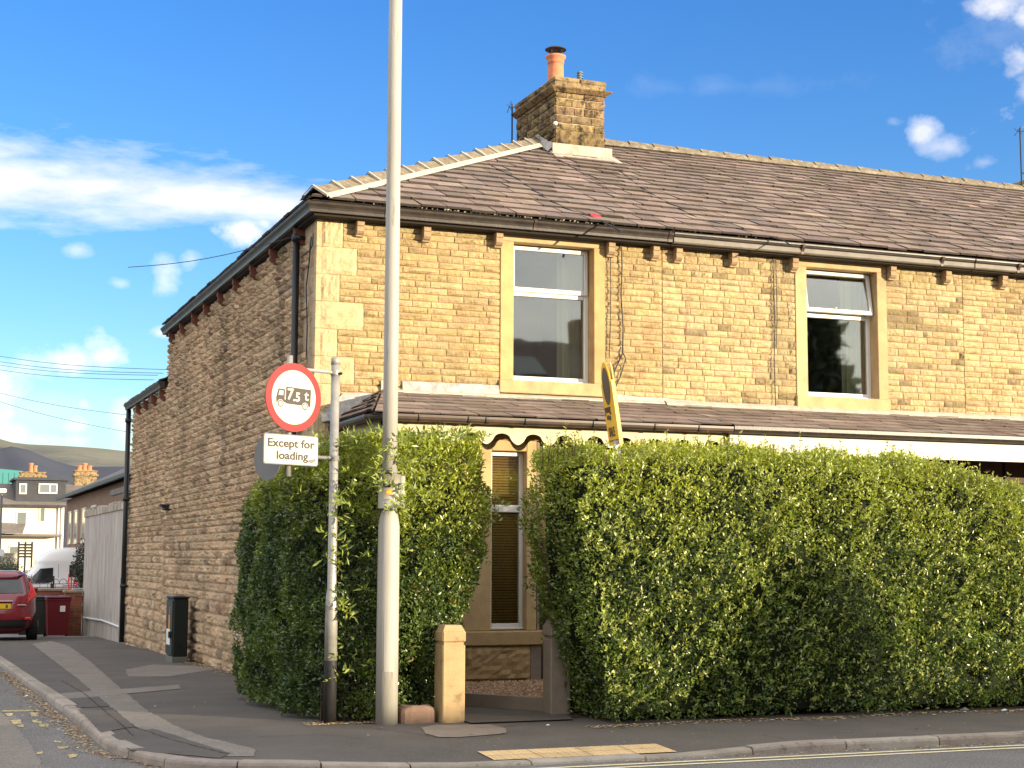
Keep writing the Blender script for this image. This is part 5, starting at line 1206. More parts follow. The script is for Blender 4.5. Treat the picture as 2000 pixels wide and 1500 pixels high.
# ------------------------------------------------------------------ lamp column
def lamp_column():
    x, y = 3.975, 13.15; t = thing('lamp_column', 'tall cream-grey street lamp column in front of the corner hedge', 'street lamp', (x, y, 0))
    m = MB(); m.lathe((x, y, 0), [(.096, -.02), (.096, 1.0), (.094, 1.62), (.093, 1.70), (.085, 1.76), (.070, 1.83), (.066, 1.86)], 28); b = m.build('base', MAT['column'], t, True)
    m = MB(); m.lathe((x, y, 1.8), [(.067, 0), (.065, 1.5), (.062, 3.5), (.058, 6.2)], 28)
    m.build('shaft', MAT['column'], t, True)
    m = MB(); m.lathe((x, y, 1.845), [(.10, 0), (.10, .012), (.098, .012), (.098, .30), (.10, .30), (.10, .315)], 28); m.box(x+.07, x+.125, y-.06, y+.04, 1.86, 2.14); s = m.build('sleeve', MAT['column'], t, True)
    m = MB()
    for z in (1.84, 2.15): m.lathe((x, y, z), [(.1015, 0), (.1015, .014)], 28)
    m.build('band', MAT['black'], s)
    def curved(a0, a1, z0, z1, mat, nm, r=.1012):
        c = MB(); n = 8; vs = []
        for i in range(n+1):
            a = a0+(a1-a0)*i/n; vs += [(x+r*math.cos(a), y+r*math.sin(a), z0), (x+r*math.cos(a), y+r*math.sin(a), z1)]
        c.add(vs, [(2*i, 2*i+2, 2*i+3, 2*i+1) for i in range(n)]); return c.build(nm, mat, s)
    curved(R(-145), R(-72), 2.035, 2.065, MAT['signblack'], 'number_plate'); curved(R(-125), R(-92), 1.975, 2.010, MAT['orange'], 'sticker'); curved(R(-121), R(-96), 1.98, 2.005, MAT['plateyellow'], 'sticker', .1018)
    m = MB(); vs = []
    for i in range(7): a = R(-125+i*9); vs += [(x+.0985*math.cos(a), y+.0985*math.sin(a), .45), (x+.0985*math.cos(a), y+.0985*math.sin(a), .97)]
    m.add(vs, [(2*i, 2*i+2, 2*i+3, 2*i+1) for i in range(6)]); m.build('access_door', MAT['column'], b)
    m = MB(); m.cyl((x, y, 8.0), (x-.1, y-.9, 8.25), .03, .025, 10); m.bbox(x-.2, x, y-1.5, y-.85, 8.2, 8.32, .03); m.build('lantern', MAT['steel'], t)
lamp_column()
# ------------------------------------------------------------------ traffic sign
def traffic_sign():
    px, py = 3.545, 13.43; t = thing('traffic_sign', 'post with round red-bordered 7.5t lorry sign and loading plate at the hedge corner', 'traffic sign', (px, py, 0))
    m = MB(); m.lathe((px, py, 0), [(.055, .52), (.055, 1.02), (.052, 1.08), (.040, 1.16), (.038, 3.19), (.041, 3.19), (.041, 3.14), (.0, 3.2)][:5], 20); m.lathe((px, py, 3.13), [(.040, 0), (.040, .065), (.01, .07)], 20); m.build('post', MAT['steel'], t, True)
    m = MB(); m.lathe((px, py, 0), [(.0565, -.02), (.0565, .53), (.055, .535)], 20); m.build('post_base', MAT['postdark'], t, True)
    a = R(24); U = Vector((math.cos(a), math.sin(a), 0)); Nn = Vector((math.sin(a), -math.cos(a), 0)); Z = Vector((0, 0, 1))
    c = Vector((3.115, 13.20, 2.80)); tb = c-Nn*.06
    m = MB(); m.cyl((tb.x, tb.y, 2.12), (tb.x, tb.y, 3.17), .026, n=14); m.build('sign_tube', MAT['steel'], t, True)
    for z in (3.06, 2.30):
        m = MB(); q = Vector((px, py, z)); e = Vector((tb.x, tb.y, z+.0)); m.cyl(e, q, .017, n=10); m.cyl(q-Z*.02, q+Z*.02, .047, n=16); m.build('bracket', MAT['steel'] if z > 3 else MAT['signgrey'], t)
    m = MB(); m.cyl(Vector((px, py, 3.05))+Nn*.04, Vector((px, py, 3.05))+Nn*.07+U*.02, .012, n=8); m.build('clamp', MAT['black'], t)
    def disc(cen, n_, u_, r, th, mat, name, par, r_in=0, seg=56):
        m = MB(); vs = []
        for k, off in ((0, th), (1, 0)):
            for i in range(seg):
                q = 2*math.pi*i/seg; vs.append(cen+(u_*math.cos(q)+Z*math.sin(q))*r+n_*off)
        fs = [tuple(range(seg))[::-1], tuple(range(seg, 2*seg)), ] + [(i, (i+1) % seg, seg+(i+1) % seg, seg+i) for i in range(seg)]
        m.add(vs, fs); return m.build(name, mat, par)
    d = disc(c, Nn, U, .298, .006, MAT['signred'], 'sign_disc', t); disc(c+Nn*.0065, Nn, U, .236, .0015, MAT['signwhite'], 'sign_face', d)
    disc(c-Nn*.003, Nn, U, .298, .002, MAT['signgrey'], 'sign_back', d)
    # lorry, in (u,z) of the disc face, tilted a touch
    F = c+Nn*.0095; rt = R(-2.2)
    def W(u, z): return F+U*(u*math.cos(rt)-z*math.sin(rt))+Z*(u*math.sin(rt)+z*math.cos(rt))
    m = MB()
    def pl(mm, pts, off=0, th=.0008):
        P = [W(u, z)+Nn*off for u, z in pts]; mm.prism(P, Nn*th)
    pl(m, [(-.185, -.060), (-.190, -.02), (-.175, .045), (-.165, .060), (-.105, .060), (-.100, .050), (-.100, -.052), (-.125, -.052), (-.140, -.04), (-.16, -.04), (-.178, -.06)])
    pl(m, [(-.088, -.055), (-.088, .085), (.180, .085), (.180, -.065), (.152, -.065), (.14, -.05), (.11, -.05), (.098, -.062), (-.088, -.062)])
    pl(m, [(-.102, -.052), (-.086, -.052), (-.086, -.03), (-.102, -.03)])
    m.build('lorry_symbol', MAT['signblack'], d)
    m = MB(); pl(m, [(-.168, .005), (-.158, .046), (-.118, .046), (-.118, .005)], .001); m.build('lorry_symbol', MAT['signwhite'], d)
    for u in (-.142, .122):
        cc = W(u, -.068)+Nn*.0012; disc(cc, Nn, U, .035, .0006, MAT['signwhite'], 'lorry_symbol', d, seg=24); disc(cc+Nn*.0007, Nn, U, .030, .0006, MAT['signblack'], 'lorry_symbol', d, seg=24); disc(cc+Nn*.0014, Nn, U, .021, .0006, MAT['signwhite'], 'lorry_symbol', d, seg=24)
    ur = U*math.cos(rt)+Z*math.sin(rt); zr = Z*math.cos(rt)-U*math.sin(rt)
    text_mesh('lettering', '7', .135, MAT['signwhite'], W(-.078, -.022)+Nn*.0016, ur, zr, d, bold=.003)
    text_mesh('lettering', '.5', .108, MAT['signwhite'], W(-.012, -.030)+Nn*.0016, ur, zr, d, bold=.003)
    text_mesh('lettering', 't', .12, MAT['signwhite'], W(.112, -.012)+Nn*.0016, ur, zr, d, bold=.003)
    # plate
    def plate(cen, w, h, mat, nm, par, th=.004, rr=.02, off=0):
        P = []
        for sx, sz, a0 in ((1, 1, 0), (-1, 1, 90), (-1, -1, 180), (1, -1, 270)):
            for k in range(5):
                q = R(a0+22.5*k); P.append(cen+U*(sx*(w/2-rr)+rr*math.cos(q))+Z*(sz*(h/2-rr)+rr*math.sin(q))+Nn*off)
        m = MB(); m.prism(P, Nn*th); return m.build(nm, mat, par)
    pc = Vector((3.10, 13.19, 2.345)); p1 = plate(pc, .585, .262, MAT['signgrey'], 'sign_plate', t); plate(pc, .567, .244, MAT['signwhite'], 'plate_face', p1, .0012, .016, .0045)
    text_mesh('lettering', 'Except for', .098, MAT['signblack'], pc+Nn*.0062+Z*.022-U*.005, U, Z, p1, 'CENTER', sx=1.22, bold=.0025)
    text_mesh('lettering', 'loading', .098, MAT['signblack'], pc+Nn*.0062-Z*.083+U*.01, U, Z, p1, 'CENTER', sx=1.22, bold=.0025)
    # curled sticker remnant
    m = MB(); q = pc+Nn*.008+U*.22-Z*.085; m.prism([q-U*.05, q+U*.04+Z*.02, q+U*.045, q+U*.0-Z*.02], Nn*.004); m.build('sticker', MAT['signgrey'], p1)
    # third sign turned to the side street
    a2 = R(112); U2 = Vector((math.cos(a2), math.sin(a2), 0)); N2 = Vector((math.sin(a2), -math.cos(a2), 0)); c2 = at(512, 890, Y=13.35)
    c2 = Vector((c2.x+.05, 13.36, 2.29)); seg = 40
    m = MB(); vs = []
    for off in (0, .006):
        for i in range(seg): q = 2*math.pi*i/seg; vs.append(c2+(U2*math.cos(q)+Z*math.sin(q))*.205+N2*off)
    m.add(vs, [tuple(range(seg))[::-1], tuple(range(seg, 2*seg))]+[(i, (i+1) % seg, seg+(i+1) % seg, seg+i) for i in range(seg)]); d2 = m.build('rear_sign_disc', MAT['signgrey'], t)
    m = MB(); vs = []
    for rr_ in (.205, .155):
        for i in range(seg): q = 2*math.pi*i/seg; vs.append(c2+(U2*math.cos(q)+Z*math.sin(q))*rr_+N2*.008)
    m.add(vs, [(i, (i+1) % seg, seg+(i+1) % seg, seg+i) for i in range(seg)]); m.build('sign_border', MAT['signred'], d2)
traffic_sign()
# ------------------------------------------------------------------ sale board
def sale_board():
    bx, by = 6.075, 12.86
    t = thing('sale_board', 'leaning yellow estate agent SALE board on a white post poking out of the long hedge', 'sale board', (bx, by, 0))
    lean = Matrix.Translation((bx, by, 2.2)) @ Matrix.Rotation(R(-8.5), 4, 'Y') @ Matrix.Translation((-bx, -by, -2.2))
    objs = []
    m = MB(); m.box(bx-.018, bx+.018, by-.02, by+.02, .2, 2.5); objs.append(m.build('post', MAT['lilac'], t))
    def board(az, side):
        d = Vector((math.sin(az), math.cos(az), 0)); n = Vector((-math.cos(az), math.sin(az), 0))
        o = Vector((bx+.02*side, by-.05, 0)); W_ = .56; z0, z1 = 2.46, 3.04
        P = [(0, z0), (W_, z0), (W_, z1)]
        # round head
        cx, cz, r = W_*.52, z1-.03, .225
        P += [(cx+r*math.cos(a), cz+r*math.sin(a)) for a in [R(8+k*164/14) for k in range(15)]]+[(0, z1)]
        m = MB(); poly = [o+d*u+Vector((0, 0, z)) for u, z in P]; m.prism(poly, n*.010, mi=0)
        return m, o, d, n, (cx, cz, r), W_
    m, o, d, n, (cx, cz, r), W_ = board(R(15), 1); b1 = m.build('board', MAT['boardyellow'], t); objs.append(b1)
    e = MB(); e.box(-.006, .0, -.016, .004, 2.395, 2.985)
    # pale edge strip
    q = o-d*.004; m = MB(); m.prism([q-n*.014+Vector((0, 0, 2.455)), q+n*.014+Vector((0, 0, 2.455)), q+n*.014+Vector((0, 0, 3.05)), q-n*.014+Vector((0, 0, 3.05))], -d*.012); objs.append(m.build('board_edge', MAT['boardedge'], b1))
    m = MB(); vs = []
    for off in (.0108, .0125):
        for i in range(32): a = 2*math.pi*i/32; vs.append(o+d*(cx+(r-.05)*math.cos(a))+Vector((0, 0, cz+(r-.05)*math.sin(a)))+n*off)
    m.add(vs, [tuple(range(32, 64))]+[(i, (i+1) % 32, 32+(i+1) % 32, 32+i) for i in range(32)]); objs.append(m.build('logo_disc', MAT['signblack'], b1))
    # a board edge seen behind
    m2, *_ = board(R(22.5), 2.2); b2 = m2.build('board', MAT['boardedge'], t); objs.append(b2)
    ux = -d
    far = lambda u, z: o+d*u+Vector((0, 0, z))+n*.0125
    for txt, size, u, z in (('young', .105, W_-.03, 2.77), ('lettings', .06, W_-.10, 2.705), ('SALE', .12, W_-.10, 2.545)):
        objs.append(text_mesh('lettering', txt, size, MAT['signblack'], far(u, z), ux, (0, 0, 1), b1, bold=.003, sx=1.15))
    m = MB(); m.prism([far(W_-.03, 2.50), far(.04, 2.50), far(.04, 2.51), far(W_-.03, 2.51)], n*.001); objs.append(m.build('printed_rule', MAT['signblack'], b1))
    for ob in objs:
        me = ob.data; me.transform(lean)
sale_board()
# ------------------------------------------------------------------ cabinet
def cabinet():
    zb = gz(24.6); x0, x1, y0, y1 = 3.94, 4.185, 24.35, 25.0; t = thing('utility_cabinet', 'dark green telecoms cabinet standing against the gable wall', 'cabinet', (4.1, 24.7, zb))
    m = MB(); m.bbox(x0, x1, y0, y1, zb-.03, zb+.09, .008); m.build('plinth', MAT['greenpale'], t)
    m = MB(); m.bbox(x0+.01, x1-.01, y0+.01, y1-.01, zb+.09, zb+.97, .012); m.bbox(x0-.005, x1+.005, y0-.005, y1+.005, zb+.97, zb+1.0, .008)
    for k in range(4): m.box(x0+.1, x1-.1, y0-.002, y0+.012, zb+.2+k*.025, zb+.21+k*.025)
    m.build('casing', MAT['green'], t)
    m = MB(); m.box(x0-.004, x0+.014, y0+.03, y1-.03, zb+.12, zb+.94); d = m.build('door', MAT['green'], t)
    m = MB(); m.box(x0-.006, x0+.0, y0+.08, y1-.2, zb+.55, zb+.92); m.build('door_panel', MAT['signblack'], d)
    m = MB(); m.box(x0-.010, x0-.002, y0+.25, y1-.3, zb+.50, zb+.72); m.build('label', MAT['orange'], d)
    m = MB(); m.box(x0-.010, x0-.002, y0+.2, y1-.12, zb+.26, zb+.50); 
    for k in range(3): m.box(x0-.010, x0-.002, y0+.28, y1-.38, zb+.745+k*.035, zb+.765+k*.035)
    m.build('label', MAT['labelwhite'], d)
    m = MB(); m.bbox(x0-.04, x0+.0, y0+.1, y0+.2, zb+.37, zb+.47, .01); m.build('handle', MAT['black'], d)
cabinet()
# ------------------------------------------------------------------ yard wall beyond the house
def yard_wall():
    y0, y1 = 32.62, 40.4; t = thing('rendered_wall', 'grey cement-rendered yard wall with upright stone coping, beyond the gable wall', 'wall', (4.33, 36, gz(36)))
    m = MB(); m.add([(4.30, y0, gz(y0)-.1), (4.30, y1, gz(y1)-.1), (4.30, y1, 2.43), (4.30, y0, 2.40), (4.62, y0, gz(y0)-.1), (4.62, y1, gz(y1)-.1), (4.62, y1, 2.43), (4.62, y0, 2.40)],
                    [(0, 1, 2, 3)[::-1], (4, 5, 6, 7), (0, 3, 7, 4), (1, 2, 6, 5), (3, 2, 6, 7)]); m.build('render', MAT['render'], t)
    m = MB(); y = y0
    while y < y1:
        w = random.uniform(.11, .2); h = random.uniform(.10, .19); k = random.uniform(.75, 1.25); m.bbox(4.27, 4.65, y+.008, min(y+w, y1)-.008, 2.405, 2.43+h, .012, (k, k, k)); y += w
    m.build('coping', MAT['coping'], t)
    m = MB(); m.tube([at(163, 1206, X=4.27), at(200, 1212, X=4.27), at(238, 1226, X=4.27)], .022, 6); m.build('pipe', MAT['labelwhite'], t)
    m = MB(); m.cyl((4.25, 32.9, gz(33)), (4.25, 32.9, 1.0), .02, n=6); m.build('pipe', MAT['steel'], t)
yard_wall()
def bricks(mb, O, U, N_, L, z0, z1):
    stones(mb, O, U, N_, 0, L, z0, z1, .075, (.2, .225), relief=.006, joint=.012, nu=1, nz=1, zjit=0, tint=lambda: (lambda k: (k, k*random.uniform(.85, 1.1), k*random.uniform(.8, 1.1)))(random.uniform(.75, 1.25)))
def brick_box(name, x0, x1, y0, y1, z0, z1, lab, cap=True, par=None, grp=None):
    t = thing(name, lab, 'wall', ((x0+x1)/2, (y0+y1)/2, z0), grp)
    m = MB(); m.box(x0+.005, x1-.005, y0+.005, y1-.005, z0-.1, z1-.001); m.build('mortar_core', MAT['brickmortar'], t)
    m = MB(); bricks(m, (x0, y0, 0), (1, 0, 0), (0, -1, 0), x1-x0, z0-.05, z1); bricks(m, (x0, y0, 0), (0, 1, 0), (-1, 0, 0), y1-y0, z0-.05, z1); m.build('brickwork', MAT['brick'], t)
    if cap: m = MB(); m.bbox(x0-.04, x1+.04, y0-.04, y1+.04, z1, z1+.07, .012, (.8, .7, .6)); m.build('coping', MAT['coping'], t)
    return t
zg = gz(40)
brick_box('brick_pier', 3.87, 4.27, 40.2, 40.6, zg, zg+.98, 'short red brick gate pier at the end of the rendered wall')
gwall = brick_box('garden_wall', 2.75, 4.3, 43.8, 44.05, gz(44), gz(44)+1.02, 'low red brick garden wall behind the bins with iron hoops above')
def railing():
    m = MB(); z0 = gz(44)+1.09; 
    m.cyl((2.9, 43.92, z0+.03), (4.9, 43.92, z0+.03), .010, n=5); m.cyl((2.9, 43.92, z0+.12), (4.9, 43.92, z0+.12), .008, n=5)
    for k in range(10):
        x = 2.95+k*.2; m.tube([(x+.11*math.cos(a), 43.92, z0+.12+.13*math.sin(a)) for a in [math.pi*i/8 for i in range(9)]], .007, 4); m.cyl((x, 43.92, z0-.02), (x, 43.92, z0+.12), .007, n=4)
    m.cyl((3.9, 43.92, z0-.05), (3.9, 43.92, z0+.33), .022, n=6)
    o = m.build('iron_railing', MAT['wire']); tag(o, 'black hooped iron railing along the top of the brick garden wall', 'railing')
railing()
brick_box('garden_wall', 2.2, 2.72, 46.4, 46.65, gz(46.5), gz(46.5)+1.1, 'stub of weathered red brick wall just right of the red car')
def wheelie_bin(x, y, w, lab, mat, grp='wheeled bins'):
    z = gz(y)+RZ; t = thing('wheelie_bin', lab, 'wheelie bin', (x, y, z), grp)
    m = MB(); h = .93; a, b = w/2*.80, w/2*.98; d0, d1 = .28, .36
    vs = [(x-a, y-d0, z+.06), (x+a, y-d0, z+.06), (x+a, y+d0, z+.06), (x-a, y+d0, z+.06), (x-b, y-d1, z+h), (x+b, y-d1, z+h), (x+b, y+d1, z+h), (x-b, y+d1, z+h)]
    m.add(vs, [(3, 2, 1, 0), (0, 1, 5, 4), (1, 2, 6, 5), (2, 3, 7, 6), (3, 0, 4, 7)]); m.bbox(x-b-.015, x+b+.015, y-d1-.015, y+d1+.015, z+h-.05, z+h, .01); m.build('body', mat, t)
    m = MB(); m.bbox(x-b-.02, x+b+.02, y-d1-.04, y+d1+.03, z+h+.003, z+h+.05, .02); m.cyl((x-b+.05, y+d1+.05, z+h+.01), (x+b-.05, y+d1+.05, z+h+.01), .018, n=8); m.build('lid', mat, t)
    for s in (-1, 1):
        m = MB(); m.cyl((x+s*(a+.01), y+d0, z+.09), (x+s*(a+.05), y+d0, z+.09), .09, n=16); m.build('wheel', MAT['tyre'], t)
    return t
b1 = wheelie_bin(3.60, 39.3, .56, 'dark red wheelie bin with a pale sticker in front of the garden wall', MAT['binred'])
m = MB(); m.box(3.63, 3.75, 38.93, 38.955, gz(39.3)+RZ+.62, gz(39.3)+RZ+.76); m.build('sticker', MAT['labelwhite'], b1)
wheelie_bin(3.22, 39.95, .5, 'dark green-grey wheelie bin half hidden on the left of the red bin', MAT['bingrey'])
wheelie_bin(4.10, 41.3, .5, 'dark red bin mostly hidden behind the brick gate pier', MAT['binred'])
# lane edge where the pavement ends
m = MB(); m.box(1.5, 4.35, 37.15, 37.3, gz(37.2)-.1, gz(37.2)+.012); struct(m.build('lane_kerb', MAT['kerb']))
# ------------------------------------------------------------------ plants by the yard wall
def bush(name, lab, c, r, n, colr, leaf=.06, grp=None, cat='shrub'):
    t = thing(name, lab, cat, (c[0], c[1], c[2]-r[2]), grp); d = rng.normal(size=(n, 3)); d /= np.linalg.norm(d, axis=1)[:, None]
    rad = rng.uniform(.55, 1.05, (n, 1)); P = np.array(c)+d*rad*np.array(r); k = nz3(P, 2.2/max(r), 5); P += d*(k*.35)[:, None]*np.array(r)
    hedge_leaves('foliage', t, (P, d), leaf, leaf*.55, lambda Q: (np.array(colr)*rng.uniform(.5, 1.4, (len(Q), 1))).astype(np.float32), .2)
    m = MB()
    for i in range(7):
        a = i*.9; m.cyl((c[0], c[1], c[2]-r[2]), (c[0]+r[0]*.6*math.cos(a), c[1]+r[1]*.6*math.sin(a), c[2]+r[2]*.4), .03*max(r), .01*max(r), 5)
    m.build('branches', MAT['bark'], t); return t
p = at(150, 1110, Y=43); bush('shrub', 'dark purple-green shrub leaning out beside the grey rendered wall', (4.52, 43, 1.15), (.24, .4, .62), 1500, (.06, .07, .04), .07)
p = at(70, 1185, Y=44); bush('shrub', 'bright green weed clump between the red car and the bin', (3.12, 42.2, gz(42)+.42), (.27, .3, .45), 1800, (.14, .20, .05), .07)
m = MB(); q = at(143, 1140, Y=42.5); 
for k in range(4): m.cyl((q.x-.1+.05*k, 42.5, q.z-.25), (q.x-.12+.07*k, 42.5, q.z+.25-.07*k), .016, n=6)
m.bbox(q.x-.15, q.x+.15, 42.45, 42.55, q.z-.3, q.z-.22, .01); tag(m.build('toy_frame', MAT['redscrap']), 'orange-red plastic toy frame leaning in the yard by the van', 'toy')
m = MB(); q = at(152, 1152, Y=42.4); m.bbox(q.x-.1, q.x+.25, 42.3, 42.6, q.z-.12, q.z+.02, .01); m.bbox(q.x-.12, q.x+.27, 42.28, 42.62, q.z+.02, q.z+.04, .005); tag(m.build('storage_box', MAT['bluebox']), 'pale blue plastic box on top behind the brick gate pier', 'box')
# ------------------------------------------------------------------ car
def ring_loft(levels, nseg=28, exp=.32):
    """rounded-rectangle rings stacked in height: (z, xa, xb, ya, yb)"""
    vs = []
    for (z, xa, xb, ya, yb, e) in levels:
        cx, cy, hx, hy = (xa+xb)/2, (ya+yb)/2, (xb-xa)/2, (yb-ya)/2
        for i in range(nseg):
            a = 2*math.pi*(i+.5)/nseg; c, s = math.cos(a), math.sin(a)
            ex_ = e*min(1, (hy/hx)**.8); ey_ = e*min(1, (hx/hy)**.8) if hx < hy else e
            vs.append((cx+hx*math.copysign(abs(c)**(ex_ if hx > hy else e), c), cy+hy*math.copysign(abs(s)**(e if hx > hy else e), s), z))
    n = nseg; fs = [(j*n+i, j*n+(i+1) % n, (j+1)*n+(i+1) % n, (j+1)*n+i) for j in range(len(levels)-1) for i in range(n)]
    fs += [tuple(range(n))[::-1], tuple(range((len(levels)-1)*n, len(levels)*n))]
    return vs, fs
def car():
    Y0, XC = 35.2, 2.0; z = gz(36.5)+.0; t = thing('parked_car', 'dark red hatchback parked at the end of the side pavement, seen from behind', 'car', (XC, Y0+2, z))
    lv = [(.20, .72, .12, 3.8), (.34, .84, .0, 3.9), (.55, .86, -.03, 3.93), (.72, .86, .0, 3.9), (.84, .855, .05, 3.75), (.95, .84, .08, 3.3), (1.02, .80, .13, 3.0), (1.16, .74, .24, 2.75), (1.30, .68, .36, 2.45), (1.42, .62, .44, 2.2), (1.48, .55, .52, 2.0), (1.50, .40, .7, 1.8)]
    f = lambda zz, k: float(np.interp(zz, [l[0] for l in lv], [l[k] for l in lv]))
    m = MB(); v, fs = ring_loft([(z+a, XC-w, XC+w, Y0+y0, Y0+y1, .42) for a, w, y0, y1 in lv], 40); m.add(v, fs); b = m.build('body', MAT['redpaint'], t, True)
    def rear_panel(x0, x1, z0, z1, mat, nm, n=6, out=.012, par=b, nx=8, trap=0):
        m = MB(); vs = []
        for j in range(n+1):
            zz = z0+(z1-z0)*j/n; w = f(zz, 1); yr = f(zz, 2)
            for i in range(nx+1):
                fx = i/nx; xx = x0+(x1-x0)*fx; sc_ = 1-trap*j/n; xx *= sc_
                c = min(.999, abs(xx)/w); e = .42; curve = (f(zz, 3)-yr)/2*(1-max(0, (1-c**(2/e)))**(e/2))
                vs.append((XC+xx, Y0+yr+curve-out, z+zz))
        m.add(vs, [(j*(nx+1)+i, j*(nx+1)+i+1, (j+1)*(nx+1)+i+1, (j+1)*(nx+1)+i) for j in range(n) for i in range(nx)]); return m.build(nm, mat, par, True)
    rear_panel(-.66, .66, 1.03, 1.33, MAT['vanglass'], 'rear_window', trap=.12)
    rear_panel(-.7, .7, .28, .46, MAT['black'], 'bumper_trim', out=.02)
    rear_panel(-.62, .62, 1.40, 1.455, MAT['redpaint'], 'spoiler', out=.10, trap=.05)
    for s in (-1, 1):
        m = MB(); P = []
        for (xx, zz) in ((.58, .80), (.63, .86), (.76, .92), (.80, .98), (.715, 1.20), (.66, 1.30), (.66, 1.15), (.60, .92)):
            w = f(zz, 1); yr = f(zz, 2); e = .42; c = min(.97, xx/w); cv = (f(zz, 3)-yr)/2*(1-max(0, 1-c**(2/e))**(e/2)); P.append((XC+s*(xx+.015), Y0+yr+min(cv, .28)-.03, z+zz))
        m.prism(P, (0, .05, 0)); m.build('tail_light', MAT['taillight'], b)
        m = MB(); m.bbox(XC+s*.62-.06, XC+s*.62+.06, Y0-.02, Y0+.04, z+.47, z+.52, .008); m.build('reflector', MAT['taillight'], b)
        for yy in (.62, 3.1):
            m = MB(); xo = XC+s*.86; m.cyl((xo-s*.2, Y0+yy, z+.30), (xo, Y0+yy, z+.30), .30, n=24); w = m.build('wheel', MAT['tyre'], t); m = MB(); m.cyl((xo, Y0+yy, z+.3), (xo+s*.012, Y0+yy, z+.3), .19, n=16); m.build('rim', MAT['rim'], w)
        m = MB(); m.bbox(XC+s*.80-.02 if s < 0 else XC+.80, XC+s*.80+.02 if s > 0 else XC-.78, Y0+.3, Y0+.9, z+.0+.6, z+.62, .005); 
        m = MB(); vs = [(XC+s*.815, Y0+.75, z+1.0), (XC+s*.83, Y0+2.7, z+1.0), (XC+s*.70, Y0+2.35, z+1.34), (XC+s*.70, Y0+.85, z+1.34)]; m.prism(vs, (s*.006, 0, 0)); m.build('side_window', MAT['vanglass'], b)
        m = MB(); m.bbox(min(XC+s*.88, XC+s*1.02), max(XC+s*.88, XC+s*1.02), Y0+2.6, Y0+2.7, z+.98, z+1.10, .02); m.build('wing_mirror', MAT['redpaint'], b)
    m = MB(); m.box(XC-.26, XC+.26, Y0-.028, Y0-.015, z+.70, z+.81); p = m.build('number_plate', MAT['plateyellow'], b)
    text_mesh('lettering', '8', .10, MAT['signblack'], (XC+.155, Y0-.030, z+.718), (1, 0, 0), (0, 0, 1), p, bold=.003)
    m = MB(); m.bbox(XC-.3, XC+.30, Y0-.02, Y0+.05, z+.845, z+.87, .006); m.bbox(XC+.40, XC+.58, Y0+.005, Y0+.05, z+.76, z+.785, .004); m.build('badge_strip', MAT['chrome'], b)
    m = MB(); m.box(XC-.6, XC+.6, Y0+.2, Y0+3.6, z+.16, z+.25); m.build('underside', MAT['black'], t)
car()
# ------------------------------------------------------------------ camper van
def van():
    Yc = 67.0; z = gz(67)+RZ; p = at(-4, 1128, Y=66); X0 = p.x; t = thing('camper_van', 'white high-roof camper van facing left behind the brick garden wall', 'camper van', (X0+2.6, Yc, z))
    lv = [(.28, .15, 5.6, .93), (.45, .0, 5.8, 1.0), (.8, .02, 5.85, 1.02), (1.02, .10, 5.85, 1.02), (1.18, .34, 5.85, 1.0), (1.30, .75, 5.85, .98), (1.60, 1.12, 5.84, .95), (1.95, 1.50, 5.83, .92), (2.05, 1.45, 5.83, .93), (2.15, 1.50, 5.83, .92), (2.40, 1.75, 5.80, .86), (2.58, 2.15, 5.75, .76), (2.66, 2.7, 5.6, .6)]
    m = MB(); v, fs = ring_loft([(z+a, X0+x0, X0+x1, Yc-w, Yc+w, .30) for a, x0, x1, w in lv], 48); m.add(v, fs); b = m.build('body', MAT['vanwhite'], t, True)
    def panel(pts, mat, nm, th=.012, base=None):
        m = MB(); P = []
        for x, zz in pts:
            w = float(np.interp(zz, [l[0] for l in lv], [l[3] for l in lv])); P.append((X0+x, Yc-w-.014, z+zz))
        m.prism(P, (0, th, 0)); return m.build(nm, mat, b)
    panel([(1.10, 1.22), (1.62, 1.80), (2.12, 1.84), (2.12, 1.28), (1.95, 1.22)], MAT['vanglass'], 'cab_window')
    panel([(2.75, 1.45), (2.75, 1.95), (4.1, 1.95), (4.1, 1.45)], MAT['vanglass'], 'side_window')
    panel([(1.58, 1.20), (1.60, 1.80), (1.62, 1.80), (1.61, 1.20)], MAT['black'], 'window_bar', .02)
    panel([(2.03, 1.02), (2.03, 1.18), (2.15, 1.18), (2.15, 1.02)], MAT['black'], 'door_handle', .03)
    for x in (.98, 2.32, 4.3): panel([(x, .5), (x, 1.98), (x+.015, 1.98), (x+.015, .5)], MAT['signgrey'], 'door_seam', .004)
    panel([(2.55, 1.10), (2.55, 1.13), (3.6, 1.13), (3.6, 1.10)], MAT['signgrey'], 'trim_strip', .01)
    panel([(.05, .42), (.05, .62), (5.5, .62), (5.5, .42)], MAT['signgrey'], 'bumper_strip', .01)
    m = MB(); m.bbox(X0+1.18, X0+1.32, Yc-1.22, Yc-1.0, z+1.28, z+1.52, .03); m.build('wing_mirror', MAT['vanwhite'], b)
    m = MB(); m.bbox(X0+.10, X0+.42, Yc-.97, Yc-.75, z+.98, z+1.12, .03); m.build('headlight', MAT['labelwhite'], b)
    for x in (.85, 4.6):
        for s in (-1, 1):
            m = MB(); yy = Yc+s*1.02; m.cyl((X0+x, yy-s*.25, z+.33), (X0+x, yy, z+.33), .33, n=24); w = m.build('wheel', MAT['tyre'], t); m = MB(); m.cyl((X0+x, yy, z+.33), (X0+x, yy+s*.012, z+.33), .2, n=16); m.build('rim', MAT['rim'], w)
van()
